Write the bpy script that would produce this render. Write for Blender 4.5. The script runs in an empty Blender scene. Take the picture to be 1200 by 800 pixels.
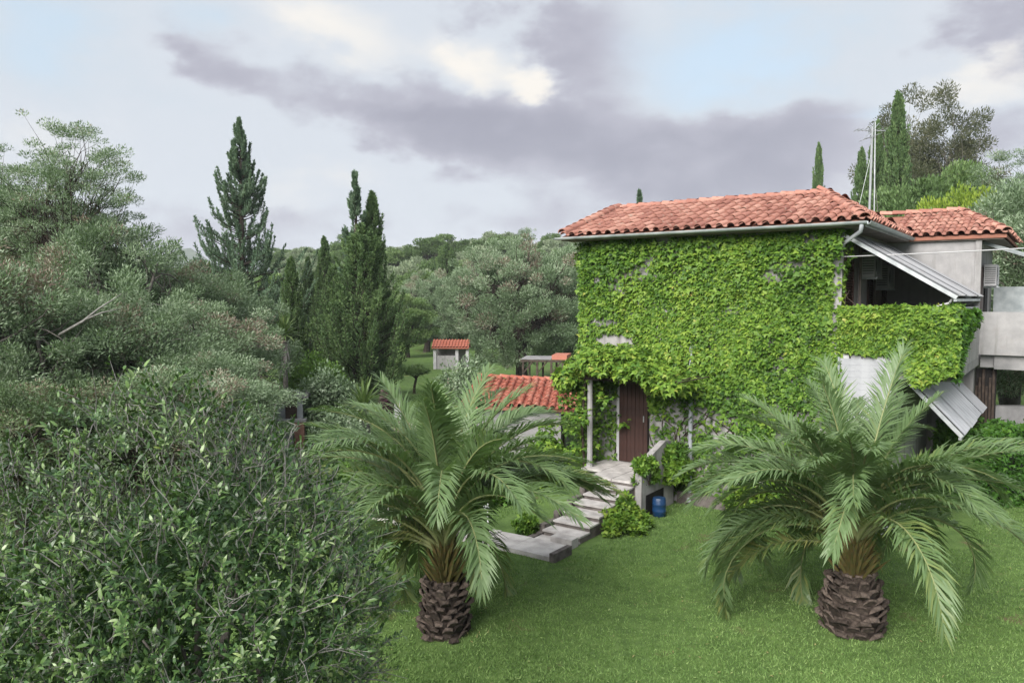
import bpy, math, random
import numpy as np
from mathutils import Vector, Matrix

R = math.radians
scene = bpy.context.scene
COL = scene.collection

# ------------------------------------------------------------------ camera
CAM_H = 4.54
PITCH = math.atan(50 / 900.0)
cam_data = bpy.data.cameras.new('camera')
cam_data.sensor_width = 36.0
cam_data.lens = 27.0
cam_data.clip_start = 0.05
cam_data.clip_end = 20000.0
cam = bpy.data.objects.new('camera', cam_data)
COL.objects.link(cam)
cam.location = (0, 0, CAM_H)
cam.rotation_euler = (math.pi / 2 - PITCH, 0, 0)
scene.camera = cam

# ------------------------------------------------------------------ light
SUN_EL, SUN_AZ = R(36), R(212)          # azimuth measured clockwise from +Y
sun_vec = Vector((math.sin(SUN_AZ) * math.cos(SUN_EL), math.cos(SUN_AZ) * math.cos(SUN_EL), math.sin(SUN_EL)))
sl = bpy.data.lights.new('sun', 'SUN')
sl.energy = 1.5
sl.angle = R(45)
sl.color = (1.0, 0.955, 0.89)
sun = bpy.data.objects.new('sun', sl)
COL.objects.link(sun)
sun.location = (-20, -20, 40)
sun.rotation_euler = (-sun_vec).to_track_quat('-Z', 'Y').to_euler()

scene.view_settings.view_transform = 'Standard'
scene.view_settings.look = 'None'
scene.view_settings.gamma = 1.0
scene.view_settings.use_curve_mapping = False
scene.view_settings.exposure = 2.55
EXPO = 2 ** scene.view_settings.exposure
scene.render.engine = 'CYCLES'
scene.cycles.use_denoising = True
scene.cycles.max_bounces = 6
scene.cycles.diffuse_bounces = 3
scene.cycles.glossy_bounces = 2
scene.cycles.transmission_bounces = 4
scene.cycles.transparent_max_bounces = 6
scene.cycles.volume_bounces = 0
scene.cycles.sample_clamp_indirect = 6

# ------------------------------------------------------------------ sky
world = bpy.data.worlds.new('World')
scene.world = world
world.use_nodes = True
wn = world.node_tree
wn.nodes.clear()


class NT:
    """small wrapper for building node graphs"""
    def __init__(self, tree):
        self.t = tree

    def new(self, kind, **kw):
        n = self.t.nodes.new(kind)
        for k, v in kw.items():
            setattr(n, k, v)
        return n

    def put(self, sock, v):
        if isinstance(v, bpy.types.NodeSocket):
            self.t.links.new(v, sock)
        elif v is not None:
            if isinstance(v, (tuple, list)) and len(v) == 3 and sock.type == 'RGBA':
                v = (*v, 1.0)
            sock.default_value = v

    def m(self, op, a, b=None, c=None, clamp=False):
        n = self.new('ShaderNodeMath', operation=op, use_clamp=clamp)
        for i, v in enumerate((a, b, c)):
            if v is not None:
                self.put(n.inputs[i], v)
        return n.outputs[0]

    def mix(self, fac, a, b, mode='MIX'):
        n = self.new('ShaderNodeMix', data_type='RGBA', blend_type=mode)
        self.put(n.inputs[0], fac)
        self.put(n.inputs[6], a)
        self.put(n.inputs[7], b)
        return n.outputs[2]

    def ramp(self, fac, stops, interp='LINEAR'):
        n = self.new('ShaderNodeValToRGB')
        cr = n.color_ramp
        cr.interpolation = interp
        while len(cr.elements) < len(stops):
            cr.elements.new(0.5)
        for e, (p, c) in zip(cr.elements, stops):
            e.position = p
            e.color = (*c, 1) if len(c) == 3 else c
        self.put(n.inputs[0], fac)
        return n.outputs[0]

    def noise(self, vec, scale, detail=4, rough=0.55, out=0, dist=0.0):
        n = self.new('ShaderNodeTexNoise')
        if vec is not None:
            self.put(n.inputs['Vector'], vec)
        n.inputs['Scale'].default_value = scale
        n.inputs['Detail'].default_value = detail
        n.inputs['Roughness'].default_value = rough
        n.inputs['Distortion'].default_value = dist
        return n.outputs[out]

    def sstep(self, x, lo, hi):
        n = self.new('ShaderNodeMapRange', interpolation_type='SMOOTHSTEP')
        self.put(n.inputs[0], x)
        n.inputs[1].default_value = lo
        n.inputs[2].default_value = hi
        return n.outputs[0]


W = NT(wn)
tc = W.new('ShaderNodeTexCoord')
sep = W.new('ShaderNodeSeparateXYZ')
W.put(sep.inputs[0], tc.outputs['Generated'])
az0 = W.m('ARCTAN2', sep.outputs[0], sep.outputs[1])
el0 = W.m('ARCSINE', sep.outputs[2])
stretch = W.new('ShaderNodeVectorMath', operation='MULTIPLY')
W.put(stretch.inputs[0], tc.outputs['Generated'])
stretch.inputs[1].default_value = (1.0, 1.0, 1.9)
svec = stretch.outputs[0]
warp = W.new('ShaderNodeSeparateColor')
W.put(warp.inputs[0], W.noise(svec, 5.0, 6, 0.6, out=1))
az = W.m('ADD', az0, W.m('MULTIPLY', W.m('SUBTRACT', warp.outputs[0], 0.5), 0.26))
el = W.m('ADD', el0, W.m('MULTIPLY', W.m('SUBTRACT', warp.outputs[1], 0.5), 0.17))


def blob(px, py, rx, ry, rot=0.0):
    """soft cloud patch: a Gaussian in (azimuth, elevation)"""
    a0 = math.atan((px - 600) / 900.0)
    e0 = math.atan((350 - py) / 900.0 * math.cos(a0))
    da = W.m('SUBTRACT', az, a0)
    de = W.m('SUBTRACT', el, e0)
    c, s = math.cos(rot), math.sin(rot)
    u = W.m('ADD', W.m('MULTIPLY', da, c * 900.0 / rx), W.m('MULTIPLY', de, s * 900.0 / rx))
    v = W.m('ADD', W.m('MULTIPLY', da, -s * 900.0 / ry), W.m('MULTIPLY', de, c * 900.0 / ry))
    d2 = W.m('ADD', W.m('MULTIPLY', u, u), W.m('MULTIPLY', v, v))
    return W.m('EXPONENT', W.m('MULTIPLY', d2, -1.0))


def total(base, items):
    acc = base
    for w, args in items:
        acc = W.m('MULTIPLY_ADD', blob(*args), w, acc)
    return acc


n_big = W.noise(svec, 3.2, 7, 0.58)
n_fine = W.noise(svec, 10.0, 8, 0.62)
base = W.m('ADD', W.m('MULTIPLY', W.m('SUBTRACT', n_big, 0.5), 1.5), W.m('MULTIPLY', W.m('SUBTRACT', n_fine, 0.5), 1.25))
dark = total(W.m('ADD', base, 0.10), [
    (0.80, (720, 175, 230, 58)), (0.60, (420, 130, 150, 40, -0.25)), (0.5, (250, 80, 90, 26, -0.3)),
    (0.85, (705, 50, 100, 62)), (0.5, (860, 195, 150, 45)), (0.6, (1165, 40, 70, 40, 0.35)),
    (0.45, (1190, 160, 70, 50)), (0.45, (190, 255, 80, 34)), (0.30, (520, 262, 190, 24)),
    (0.40, (925, 150, 60, 40)), (-0.8, (860, 60, 130, 58)), (-0.5, (60, 60, 120, 80)),
    (-0.6, (420, 40, 90, 40)), (-0.5, (410, 215, 140, 30)), (-0.6, (1110, 105, 80, 22, 0.3)),
    (-0.6, (545, 92, 52, 34)), (-0.6, (620, 120, 44, 28)), (-0.25, (120, 190, 110, 60)), (0.4, (560, 170, 90, 40))])
light = total(W.m('MULTIPLY', base, 0.6), [
    (1.15, (620, 118, 34, 22)), (1.0, (545, 95, 42, 26)), (0.85, (380, 35, 100, 36, -0.3)),
    (0.8, (1120, 100, 90, 26, 0.3)), (0.55, (400, 225, 110, 26)), (0.4, (60, 180, 90, 50)), (0.4, (980, 225, 90, 26))])
blue = total(W.m('MULTIPLY', base, -0.35), [
    (1.0, (860, 62, 150, 62)), (0.7, (40, 35, 70, 45)), (0.6, (225, 25, 60, 26)), (0.5, (985, 150, 60, 12, 0.1)), (0.35, (120, 110, 120, 50))])
nish = W.new('ShaderNodeTexSky', sky_type='NISHITA', sun_disc=False)
nish.sun_elevation = SUN_EL
nish.sun_rotation = SUN_AZ
nish.air_density = 1.0
nish.dust_density = 2.0
pale, grey, deep = (0.70, 0.755, 0.825), (0.495, 0.500, 0.585), (0.350, 0.356, 0.438)
white, bluec = (1.0, 0.955, 0.88), (0.555, 0.685, 0.785)
col = W.mix(W.sstep(blue, 0.15, 1.1), pale, bluec)
col = W.mix(W.sstep(light, 0.12, 1.15), col, white)
col = W.mix(W.sstep(dark, 0.12, 0.72), col, grey)
col = W.mix(W.sstep(dark, 0.45, 1.35), col, deep)
bg_cloud = W.new('ShaderNodeBackground')
W.put(bg_cloud.inputs[0], col)
bg_cloud.inputs[1].default_value = 1.0 / EXPO
bg_sky = W.new('ShaderNodeBackground')
W.put(bg_sky.inputs[0], nish.outputs[0])
bg_sky.inputs[1].default_value = 0.10
gap = W.m('MULTIPLY', W.sstep(blue, 0.35, 1.1), 0.08)
msh = W.new('ShaderNodeMixShader')
W.put(msh.inputs[0], gap)
wn.links.new(bg_cloud.outputs[0], msh.inputs[1])
wn.links.new(bg_sky.outputs[0], msh.inputs[2])
wo = W.new('ShaderNodeOutputWorld')
wn.links.new(msh.outputs[0], wo.inputs['Surface'])
world.cycles.sampling_method = 'MANUAL'
world.cycles.sample_map_resolution = 512


# ------------------------------------------------------------------ helpers
_cp, _sp = math.cos(PITCH), math.sin(PITCH)


def ray(px, py):
    x, y = (px - 600) / 900.0, -(py - 400) / 900.0
    return Vector((x, _cp + y * _sp, y * _cp - _sp))


def at(px, py, D):
    """the point seen at (px, py) in the photograph, D metres ahead of the camera"""
    r = ray(px, py)
    return Vector((0, 0, CAM_H)) + r * (D / r.y)


def ground(px, py, z=0.0):
    r = ray(px, py)
    return Vector((0, 0, CAM_H)) + r * ((z - CAM_H) / r.z)


def unit(a):
    return a / np.maximum(np.linalg.norm(a, axis=-1, keepdims=True), 1e-9)


class MB:
    """collects geometry (numpy) and links it as one mesh object"""
    def __init__(self):
        self.v, self.f, self.tint, self.n = [], [], [], 0

    def add(self, V, F, tint=0.5):
        V = np.asarray(V, dtype=np.float32).reshape(-1, 3)
        F = np.asarray(F, dtype=np.int32)
        if len(V) == 0:
            return self
        self.v.append(V)
        self.f.append(F + self.n)
        t = np.empty(len(V), dtype=np.float32)
        t[:] = tint
        self.tint.append(t)
        self.n += len(V)
        return self

    def poly(self, V, faces, tint=0.5):
        for k in {len(f) for f in faces}:
            self.f.append(np.array([f for f in faces if len(f) == k], dtype=np.int32) + self.n)
        V = np.asarray(V, dtype=np.float32).reshape(-1, 3)
        self.v.append(V)
        self.tint.append(np.full(len(V), tint, dtype=np.float32))
        self.n += len(V)
        return self

    def box(self, a, b, tint=0.5):
        (x0, y0, z0), (x1, y1, z1) = a, b
        V = [(x0, y0, z0), (x1, y0, z0), (x1, y1, z0), (x0, y1, z0), (x0, y0, z1), (x1, y0, z1), (x1, y1, z1), (x0, y1, z1)]
        return self.poly(V, [(3, 2, 1, 0), (4, 5, 6, 7), (0, 1, 5, 4), (1, 2, 6, 5), (2, 3, 7, 6), (3, 0, 4, 7)], tint)

    def bar(self, p, q, w, h=None, up=(0, 0, 1), tint=0.5):
        """a square bar from p to q"""
        h = h or w
        p, q = Vector(p), Vector(q)
        d = (q - p).normalized()
        upv = Vector(up)
        if abs(d.dot(upv)) > 0.98:
            upv = Vector((1, 0, 0))
        s = d.cross(upv).normalized() * (w / 2)
        t = s.cross(d).normalized() * (h / 2)
        V = [p - s - t, p + s - t, p + s + t, p - s + t, q - s - t, q + s - t, q + s + t, q - s + t]
        return self.poly([tuple(v) for v in V], [(0, 1, 2, 3), (7, 6, 5, 4), (4, 5, 1, 0), (5, 6, 2, 1), (6, 7, 3, 2), (7, 4, 0, 3)], tint)

    def tube(self, pts, rad, sides=6, tint=0.5, cap=True):
        pts = np.asarray([tuple(p) for p in pts], dtype=np.float64)
        rad = np.broadcast_to(np.asarray(rad, dtype=np.float64), (len(pts),))
        tan = np.gradient(pts, axis=0)
        tan = unit(tan)
        ref = np.array([0.0, 0, 1]) if abs(tan[0, 2]) < 0.9 else np.array([1.0, 0, 0])
        ang = np.arange(sides) * 2 * math.pi / sides
        V = []
        for p, t, r in zip(pts, tan, rad):
            s = np.cross(t, ref)
            s /= max(np.linalg.norm(s), 1e-9)
            b = np.cross(s, t)
            ref = b
            V.append(p + r * (np.cos(ang)[:, None] * s + np.sin(ang)[:, None] * b))
        V = np.concatenate(V)
        F = []
        for i in range(len(pts) - 1):
            for j in range(sides):
                k = (j + 1) % sides
                F.append((i * sides + j, i * sides + k, (i + 1) * sides + k, (i + 1) * sides + j))
        faces = F
        if cap:
            faces = F + [tuple(reversed(range(sides))), tuple(range((len(pts) - 1) * sides, len(pts) * sides))]
        return self.poly(V, faces, tint)

    def mesh(self, name, mat, smooth=False):
        me = bpy.data.meshes.new(name)
        V = np.concatenate(self.v)
        me.vertices.add(len(V))
        me.vertices.foreach_set('co', V.ravel())
        loops = np.concatenate([f.ravel() for f in self.f])
        sizes = np.concatenate([np.full(len(f), f.shape[1], dtype=np.int32) for f in self.f])
        starts = np.concatenate([[0], np.cumsum(sizes)[:-1]]).astype(np.int32)
        me.loops.add(len(loops))
        me.loops.foreach_set('vertex_index', loops)
        me.polygons.add(len(sizes))
        me.polygons.foreach_set('loop_start', starts)
        try:
            me.polygons.foreach_set('loop_total', sizes)
        except Exception:
            pass
        me.polygons.foreach_set('use_smooth', np.full(len(sizes), bool(smooth)))
        a = me.attributes.new('tint', 'FLOAT', 'POINT')
        a.data.foreach_set('value', np.concatenate(self.tint))
        me.update(calc_edges=True)
        me.validate()
        if mat:
            me.materials.append(mat)
        return me

    def build(self, name, mat, parent=None, smooth=False):
        return link(name, self.mesh(name, mat, smooth), parent)


def link(name, data, parent=None):
    o = bpy.data.objects.new(name, data)
    COL.objects.link(o)
    if parent is not None:
        o.parent = parent
    return o


def tag(o, label=None, cat=None, group=None, kind=None):
    if label:
        o['label'] = label
    if cat:
        o['category'] = cat
    if group:
        o['group'] = group
    if kind:
        o['kind'] = kind
    return o


def thing(name, loc, label, cat, group=None, rz=0.0):
    o = link(name, None)
    o.location = loc
    o.rotation_euler = (0, 0, rz)
    return tag(o, label, cat, group)


def copy_thing(src, loc, rz, sc, label, group=None):
    r = src.copy()
    COL.objects.link(r)
    r.location = loc
    r.rotation_euler = (0, 0, rz)
    r.scale = sc if isinstance(sc, (tuple, list)) else (sc, sc, sc)
    r['label'] = label
    if group:
        r['group'] = group
    for ch in src.children:
        c = ch.copy()
        COL.objects.link(c)
        c.parent = r
        for g in ch.children:
            d = g.copy()
            COL.objects.link(d)
            d.parent = c
    return r


# ------------------------------------------------------------------ materials
def mat_new(name):
    m = bpy.data.materials.new(name)
    m.use_nodes = True
    m.node_tree.nodes.clear()
    t = NT(m.node_tree)
    out = t.new('ShaderNodeOutputMaterial')
    return m, t, out


def principled(t, out, color, rough=0.8, spec=0.3, metal=0.0, bump=None, bump_d=0.01, bump_s=0.5):
    p = t.new('ShaderNodeBsdfPrincipled')
    t.put(p.inputs['Base Color'], color)
    t.put(p.inputs['Roughness'], rough)
    t.put(p.inputs['Metallic'], metal)
    t.put(p.inputs['Specular IOR Level'], spec)
    if bump is not None:
        b = t.new('ShaderNodeBump')
        b.inputs['Strength'].default_value = bump_s
        b.inputs['Distance'].default_value = bump_d
        t.put(b.inputs['Height'], bump)
        t.t.links.new(b.outputs[0], p.inputs['Normal'])
    if out is not None:
        t.t.links.new(p.outputs[0], out.inputs['Surface'])
    return p


def objcoord(t):
    return t.new('ShaderNodeTexCoord').outputs['Object']


def leaf_mat(name, stops, trans=0.3, rough=0.55, spec=0.25, randw=0.45, objw=0.0, gain=(1, 1, 1)):
    m, t, out = mat_new(name)
    stops = [(p_, tuple(a_ * b_ for a_, b_ in zip(c_, gain))) for p_, c_ in stops]
    at_ = t.new('ShaderNodeAttribute', attribute_name='tint')
    geo = t.new('ShaderNodeNewGeometry')
    f = t.m('ADD', t.m('MULTIPLY', at_.outputs['Fac'], 1.0 - randw), t.m('MULTIPLY', geo.outputs['Random Per Island'], randw))
    if objw:
        oi = t.new('ShaderNodeObjectInfo')
        f = t.m('ADD', f, t.m('MULTIPLY', t.m('SUBTRACT', oi.outputs['Random'], 0.5), objw), clamp=True)
    c = t.ramp(f, stops)
    p = principled(t, None, c, rough, spec)
    tr = t.new('ShaderNodeBsdfTranslucent')
    t.put(tr.inputs[0], t.mix(0.5, c, (0.16, 0.30, 0.03), 'MIX'))
    ms = t.new('ShaderNodeMixShader')
    ms.inputs[0].default_value = trans
    t.t.links.new(p.outputs[0], ms.inputs[1])
    t.t.links.new(tr.outputs[0], ms.inputs[2])
    t.t.links.new(ms.outputs[0], out.inputs['Surface'])
    return m


def plain_mat(name, c0, c1=None, scale=6.0, rough=0.8, spec=0.25, metal=0.0, bump=0.0, stops=(0.35, 0.65), detail=6, objrand=0.0):
    m, t, out = mat_new(name)
    oc = objcoord(t)
    n = t.noise(oc, scale, detail, 0.6)
    c = t.ramp(n, [(stops[0], c0), (stops[1], c1 or c0)])
    if objrand:
        oi = t.new('ShaderNodeObjectInfo')
        k_ = t.m('MULTIPLY_ADD', oi.outputs['Random'], objrand * 2, 1 - objrand)
        cc = t.new('ShaderNodeCombineColor')
        for i_ in range(3):
            t.put(cc.inputs[i_], k_)
        c = t.mix(1.0, c, cc.outputs[0], 'MULTIPLY')
    bmp = t.noise(oc, scale * 6, 5, 0.6) if bump else None
    principled(t, out, c, rough, spec, metal, bmp, bump if bump else 0.01, 0.6)
    return m


M = {}
M['ivy'] = leaf_mat('ivy_leaf', [(0.0, (0.016, 0.042, 0.010)), (0.3, (0.055, 0.120, 0.018)), (0.60, (0.120, 0.210, 0.028)), (0.88, (0.215, 0.295, 0.045)), (1.0, (0.32, 0.27, 0.08))], 0.28, 0.5, 0.25, randw=0.5, gain=(1.1, 1.12, 1.1))
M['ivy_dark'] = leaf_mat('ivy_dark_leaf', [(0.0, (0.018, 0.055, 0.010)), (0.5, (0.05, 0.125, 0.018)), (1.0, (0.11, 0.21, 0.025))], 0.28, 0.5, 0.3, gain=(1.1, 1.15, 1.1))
M['olive'] = leaf_mat('olive_leaf', [(0.0, (0.036, 0.056, 0.030)), (0.35, (0.105, 0.150, 0.080)), (0.60, (0.185, 0.238, 0.142)), (0.78, (0.29, 0.335, 0.235)), (0.86, (0.23, 0.180, 0.140)), (1.0, (0.15, 0.100, 0.080))], 0.25, 0.5, 0.35, randw=0.40, objw=0.10, gain=(1.17, 1.22, 1.27))
M['olive_dark'] = leaf_mat('dark_olive_leaf', [(0.0, (0.030, 0.050, 0.024)), (0.35, (0.075, 0.118, 0.056)), (0.60, (0.125, 0.180, 0.090)), (0.80, (0.19, 0.245, 0.14)), (0.88, (0.17, 0.125, 0.095)), (1.0, (0.12, 0.08, 0.065))], 0.2, 0.5, 0.35, randw=0.40)  # darker green leaf of the low olive bushes
M['oak'] = leaf_mat('oak_leaf', [(0.0, (0.034, 0.062, 0.025)), (0.5, (0.085, 0.142, 0.055)), (1.0, (0.175, 0.245, 0.100))], 0.25, 0.55, 0.25, objw=0.35, gain=(1.36, 1.32, 1.25))
M['hill_olive'] = leaf_mat('pale_olive_leaf', [(0.0, (0.105, 0.138, 0.085)), (0.5, (0.185, 0.230, 0.150)), (1.0, (0.30, 0.34, 0.245))], 0.22, 0.55, 0.25, objw=0.3, gain=(1.3, 1.3, 1.28))
M['cypress'] = leaf_mat('cypress_spray', [(0.0, (0.026, 0.050, 0.024)), (0.5, (0.066, 0.112, 0.046)), (1.0, (0.135, 0.195, 0.078))], 0.18, 0.65, 0.2, gain=(1.45, 1.42, 1.4))
M['fir'] = leaf_mat('fir_spray', [(0.0, (0.030, 0.054, 0.036)), (0.5, (0.078, 0.122, 0.076)), (1.0, (0.155, 0.210, 0.130))], 0.18, 0.65, 0.2, gain=(1.35, 1.35, 1.4))
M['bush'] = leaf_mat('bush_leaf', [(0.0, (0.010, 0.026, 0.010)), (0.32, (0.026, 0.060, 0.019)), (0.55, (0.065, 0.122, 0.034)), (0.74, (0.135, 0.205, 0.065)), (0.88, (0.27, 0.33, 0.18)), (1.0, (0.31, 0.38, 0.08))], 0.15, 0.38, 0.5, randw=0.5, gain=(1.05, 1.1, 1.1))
M['shrub'] = leaf_mat('shrub_leaf', [(0.0, (0.045, 0.095, 0.022)), (0.5, (0.095, 0.185, 0.035)), (1.0, (0.18, 0.30, 0.055))], 0.28, 0.55, 0.25)
M['lime'] = leaf_mat('lime_leaf', [(0.0, (0.09, 0.15, 0.02)), (0.5, (0.17, 0.25, 0.03)), (1.0, (0.29, 0.35, 0.05))], 0.28, 0.55, 0.25)
M['purple'] = leaf_mat('purple_leaf', [(0.0, (0.035, 0.015, 0.025)), (1.0, (0.12, 0.05, 0.075))], 0.15, 0.5, 0.25)
M['euca'] = leaf_mat('eucalyptus_leaf', [(0.0, (0.035, 0.042, 0.024)), (0.5, (0.075, 0.082, 0.045)), (1.0, (0.150, 0.135, 0.080))], 0.2, 0.5, 0.3, gain=(0.95, 0.95, 0.95))
M['frond'] = leaf_mat('palm_leaflet', [(0.0, (0.25, 0.20, 0.10)), (0.22, (0.175, 0.185, 0.078)), (0.42, (0.085, 0.125, 0.062)), (0.70, (0.135, 0.178, 0.108)), (1.0, (0.24, 0.275, 0.20))], 0.36, 0.42, 0.4, randw=0.35, gain=(1.22, 1.36, 1.06))
M['rachis'] = plain_mat('palm_rachis', (0.20, 0.215, 0.095), (0.15, 0.18, 0.08), 4, 0.5)
M['petiole'] = plain_mat('palm_petiole', (0.125, 0.080, 0.032), (0.060, 0.078, 0.024), 5, 0.6)
M['boss'] = plain_mat('palm_boss', (0.022, 0.017, 0.015), (0.125, 0.098, 0.083), 14, 0.9, 0.15, bump=0.02, objrand=0.55)
M['yucca'] = leaf_mat('yucca_blade', [(0.0, (0.05, 0.085, 0.03)), (0.6, (0.11, 0.17, 0.055)), (1.0, (0.20, 0.25, 0.09))], 0.18, 0.5, 0.3)
M['grass'] = leaf_mat('grass_blade', [(0.0, (0.038, 0.065, 0.024)), (0.4, (0.105, 0.158, 0.056)), (0.72, (0.180, 0.240, 0.098)), (0.92, (0.29, 0.33, 0.17)), (1.0, (0.25, 0.19, 0.11))], 0.3, 0.6, 0.2, randw=0.5, gain=(1.12, 1.30, 1.02))
M['bark'] = plain_mat('bark', (0.024, 0.020, 0.017), (0.070, 0.058, 0.048), 8, 0.95, 0.1, bump=0.02)
M['bark_grey'] = plain_mat('grey_bark', (0.075, 0.068, 0.062), (0.17, 0.155, 0.145), 8, 0.9, 0.15, bump=0.01)
M['twig'] = plain_mat('twig', (0.10, 0.095, 0.09), (0.21, 0.205, 0.20), 12, 0.8, 0.2)
M['metal'] = plain_mat('galvanised_metal', (0.30, 0.32, 0.34), (0.46, 0.48, 0.50), 5, 0.45, 0.5, 0.6)
M['gutter'] = plain_mat('gutter_metal', (0.24, 0.27, 0.28), (0.40, 0.43, 0.44), 3, 0.55, 0.4, 0.2)
M['pipe'] = plain_mat('pale_pipe', (0.21, 0.225, 0.245), (0.30, 0.32, 0.34), 3, 0.5)
M['concrete'] = plain_mat('concrete', (0.15, 0.15, 0.155), (0.25, 0.245, 0.25), 2.2, 0.85, 0.2, bump=0.004)
M['paint_white'] = plain_mat('white_paint', (0.33, 0.33, 0.345), (0.42, 0.42, 0.435), 3, 0.6)
M['brown'] = plain_mat('brown_shutter', (0.026, 0.012, 0.010), (0.048, 0.022, 0.018), 6, 0.55, 0.3)
M['board'] = plain_mat('white_board', (0.25, 0.258, 0.28), (0.34, 0.348, 0.37), 3.5, 0.7, bump=0.003)
M['pale_sheet'] = plain_mat('pale_sheet', (0.34, 0.35, 0.38), (0.46, 0.47, 0.50), 2.0, 0.5, 0.35)
M['dark'] = plain_mat('dark_interior', (0.008, 0.007, 0.007), (0.016, 0.014, 0.014), 4, 0.8)
M['timber'] = plain_mat('dark_timber', (0.030, 0.022, 0.018), (0.07, 0.052, 0.042), 5, 0.85, bump=0.004)
M['soffit'] = plain_mat('soffit_timber', (0.13, 0.11, 0.10), (0.22, 0.19, 0.17), 3, 0.85)
M['blue'] = plain_mat('blue_plastic', (0.006, 0.030, 0.085), (0.009, 0.042, 0.12), 3, 0.4, 0.5)  # plastic darkened, the shade on the barrel is put into its colour
M['white_metal'] = plain_mat('white_wrought_iron', (0.66, 0.67, 0.68), (0.80, 0.81, 0.82), 6, 0.5)
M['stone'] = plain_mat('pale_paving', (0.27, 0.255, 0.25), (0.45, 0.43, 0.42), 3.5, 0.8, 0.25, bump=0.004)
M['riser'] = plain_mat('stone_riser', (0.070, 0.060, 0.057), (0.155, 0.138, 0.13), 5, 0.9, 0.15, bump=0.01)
M['path'] = plain_mat('pink_path', (0.30, 0.235, 0.21), (0.42, 0.345, 0.315), 1.2, 0.9, 0.15, bump=0.004)
M['clay_block'] = plain_mat('terracotta_block', (0.16, 0.085, 0.065), (0.23, 0.125, 0.10), 5, 0.85)


def plaster_mat(name='plaster', c0=(0.21, 0.203, 0.203), c1=(0.33, 0.322, 0.322), patch=(0.21, 0.172, 0.165), streak=(0.095, 0.088, 0.085)):
    m, t, out = mat_new(name)
    oc = objcoord(t)
    n1 = t.noise(oc, 0.9, 7, 0.65)
    n2 = t.noise(oc, 4.0, 7, 0.65)
    mp = t.new('ShaderNodeMapping')
    mp.inputs['Scale'].default_value = (5.0, 5.0, 0.5)
    t.put(mp.inputs[0], oc)
    st = t.noise(mp.outputs[0], 1.0, 5, 0.6)
    c = t.ramp(n2, [(0.3, c0), (0.7, c1)])
    c = t.mix(t.sstep(n1, 0.52, 0.72), c, patch)
    c = t.mix(t.m('MULTIPLY', t.sstep(st, 0.50, 0.72), 0.55), c, streak)
    principled(t, out, c, 0.9, 0.15, bump=t.noise(oc, 30, 5, 0.6), bump_d=0.006)
    return m


def tile_mat(name, a, b, c_):
    m, t, out = mat_new(name)
    oc = objcoord(t)
    oi = t.new('ShaderNodeObjectInfo')
    base_ = t.ramp(oi.outputs['Random'], [(0.0, a), (0.5, b), (1.0, c_)])
    off = t.new('ShaderNodeVectorMath', operation='ADD')
    t.put(off.inputs[0], oc)
    cx = t.new('ShaderNodeCombineXYZ')
    t.put(cx.inputs[0], t.m('MULTIPLY', oi.outputs['Random'], 50.0))
    t.put(off.inputs[1], cx.outputs[0])
    n = t.noise(off.outputs[0], 9, 6, 0.65)
    lich = t.sstep(t.noise(off.outputs[0], 5, 5, 0.6), 0.58, 0.74)
    col_ = t.mix(t.m('MULTIPLY', lich, 0.7), base_, (0.34, 0.29, 0.235))
    col_ = t.mix(t.m('MULTIPLY', t.sstep(n, 0.54, 0.74), 0.55), col_, (0.12, 0.065, 0.052))
    principled(t, out, col_, 0.85, 0.2, bump=t.noise(off.outputs[0], 60, 4, 0.6), bump_d=0.004)
    return m


def corrugated_mat():
    m, t, out = mat_new('corrugated_sheet')
    oc = objcoord(t)
    mp = t.new('ShaderNodeMapping')
    mp.inputs['Scale'].default_value = (0.7, 9.0, 0.7)
    t.put(mp.inputs[0], oc)
    st = t.noise(mp.outputs[0], 1.2, 6, 0.65)
    n = t.noise(oc, 3, 5, 0.6)
    c = t.ramp(st, [(0.35, (0.19, 0.195, 0.21)), (0.65, (0.33, 0.335, 0.35))])
    c = t.mix(t.m('MULTIPLY', t.sstep(n, 0.55, 0.7), 0.5), c, (0.24, 0.20, 0.18))
    principled(t, out, c, 0.55, 0.35, 0.15)
    return m


def lawn_mat():
    m, t, out = mat_new('lawn')
    oc = objcoord(t)
    n1 = t.noise(oc, 0.45, 6, 0.6)
    n2 = t.noise(oc, 3.5, 6, 0.7)
    n3 = t.noise(oc, 26, 4, 0.7)
    c = t.ramp(n2, [(0.3, (0.052, 0.094, 0.028)), (0.7, (0.122, 0.192, 0.058))])
    c = t.mix(t.m('MULTIPLY', t.sstep(n1, 0.5, 0.72), 0.55), c, (0.135, 0.22, 0.055))
    c = t.mix(t.m('MULTIPLY', t.sstep(n3, 0.5, 0.75), 0.5), c, (0.045, 0.085, 0.018))
    c = t.mix(t.m('MULTIPLY', t.sstep(t.noise(oc, 0.9, 5, 0.6), 0.58, 0.70), 0.75), c, (0.14, 0.105, 0.065))
    principled(t, out, c, 0.95, 0.1, bump=n3, bump_d=0.03)
    return m


def far_mat():
    m, t, out = mat_new('wooded_hill')
    oc = objcoord(t)
    n = t.noise(oc, 0.02, 6, 0.65)
    c = t.ramp(n, [(0.35, (0.03, 0.055, 0.025)), (0.65, (0.075, 0.105, 0.05))])
    principled(t, out, c, 0.95, 0.1)
    return m


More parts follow.
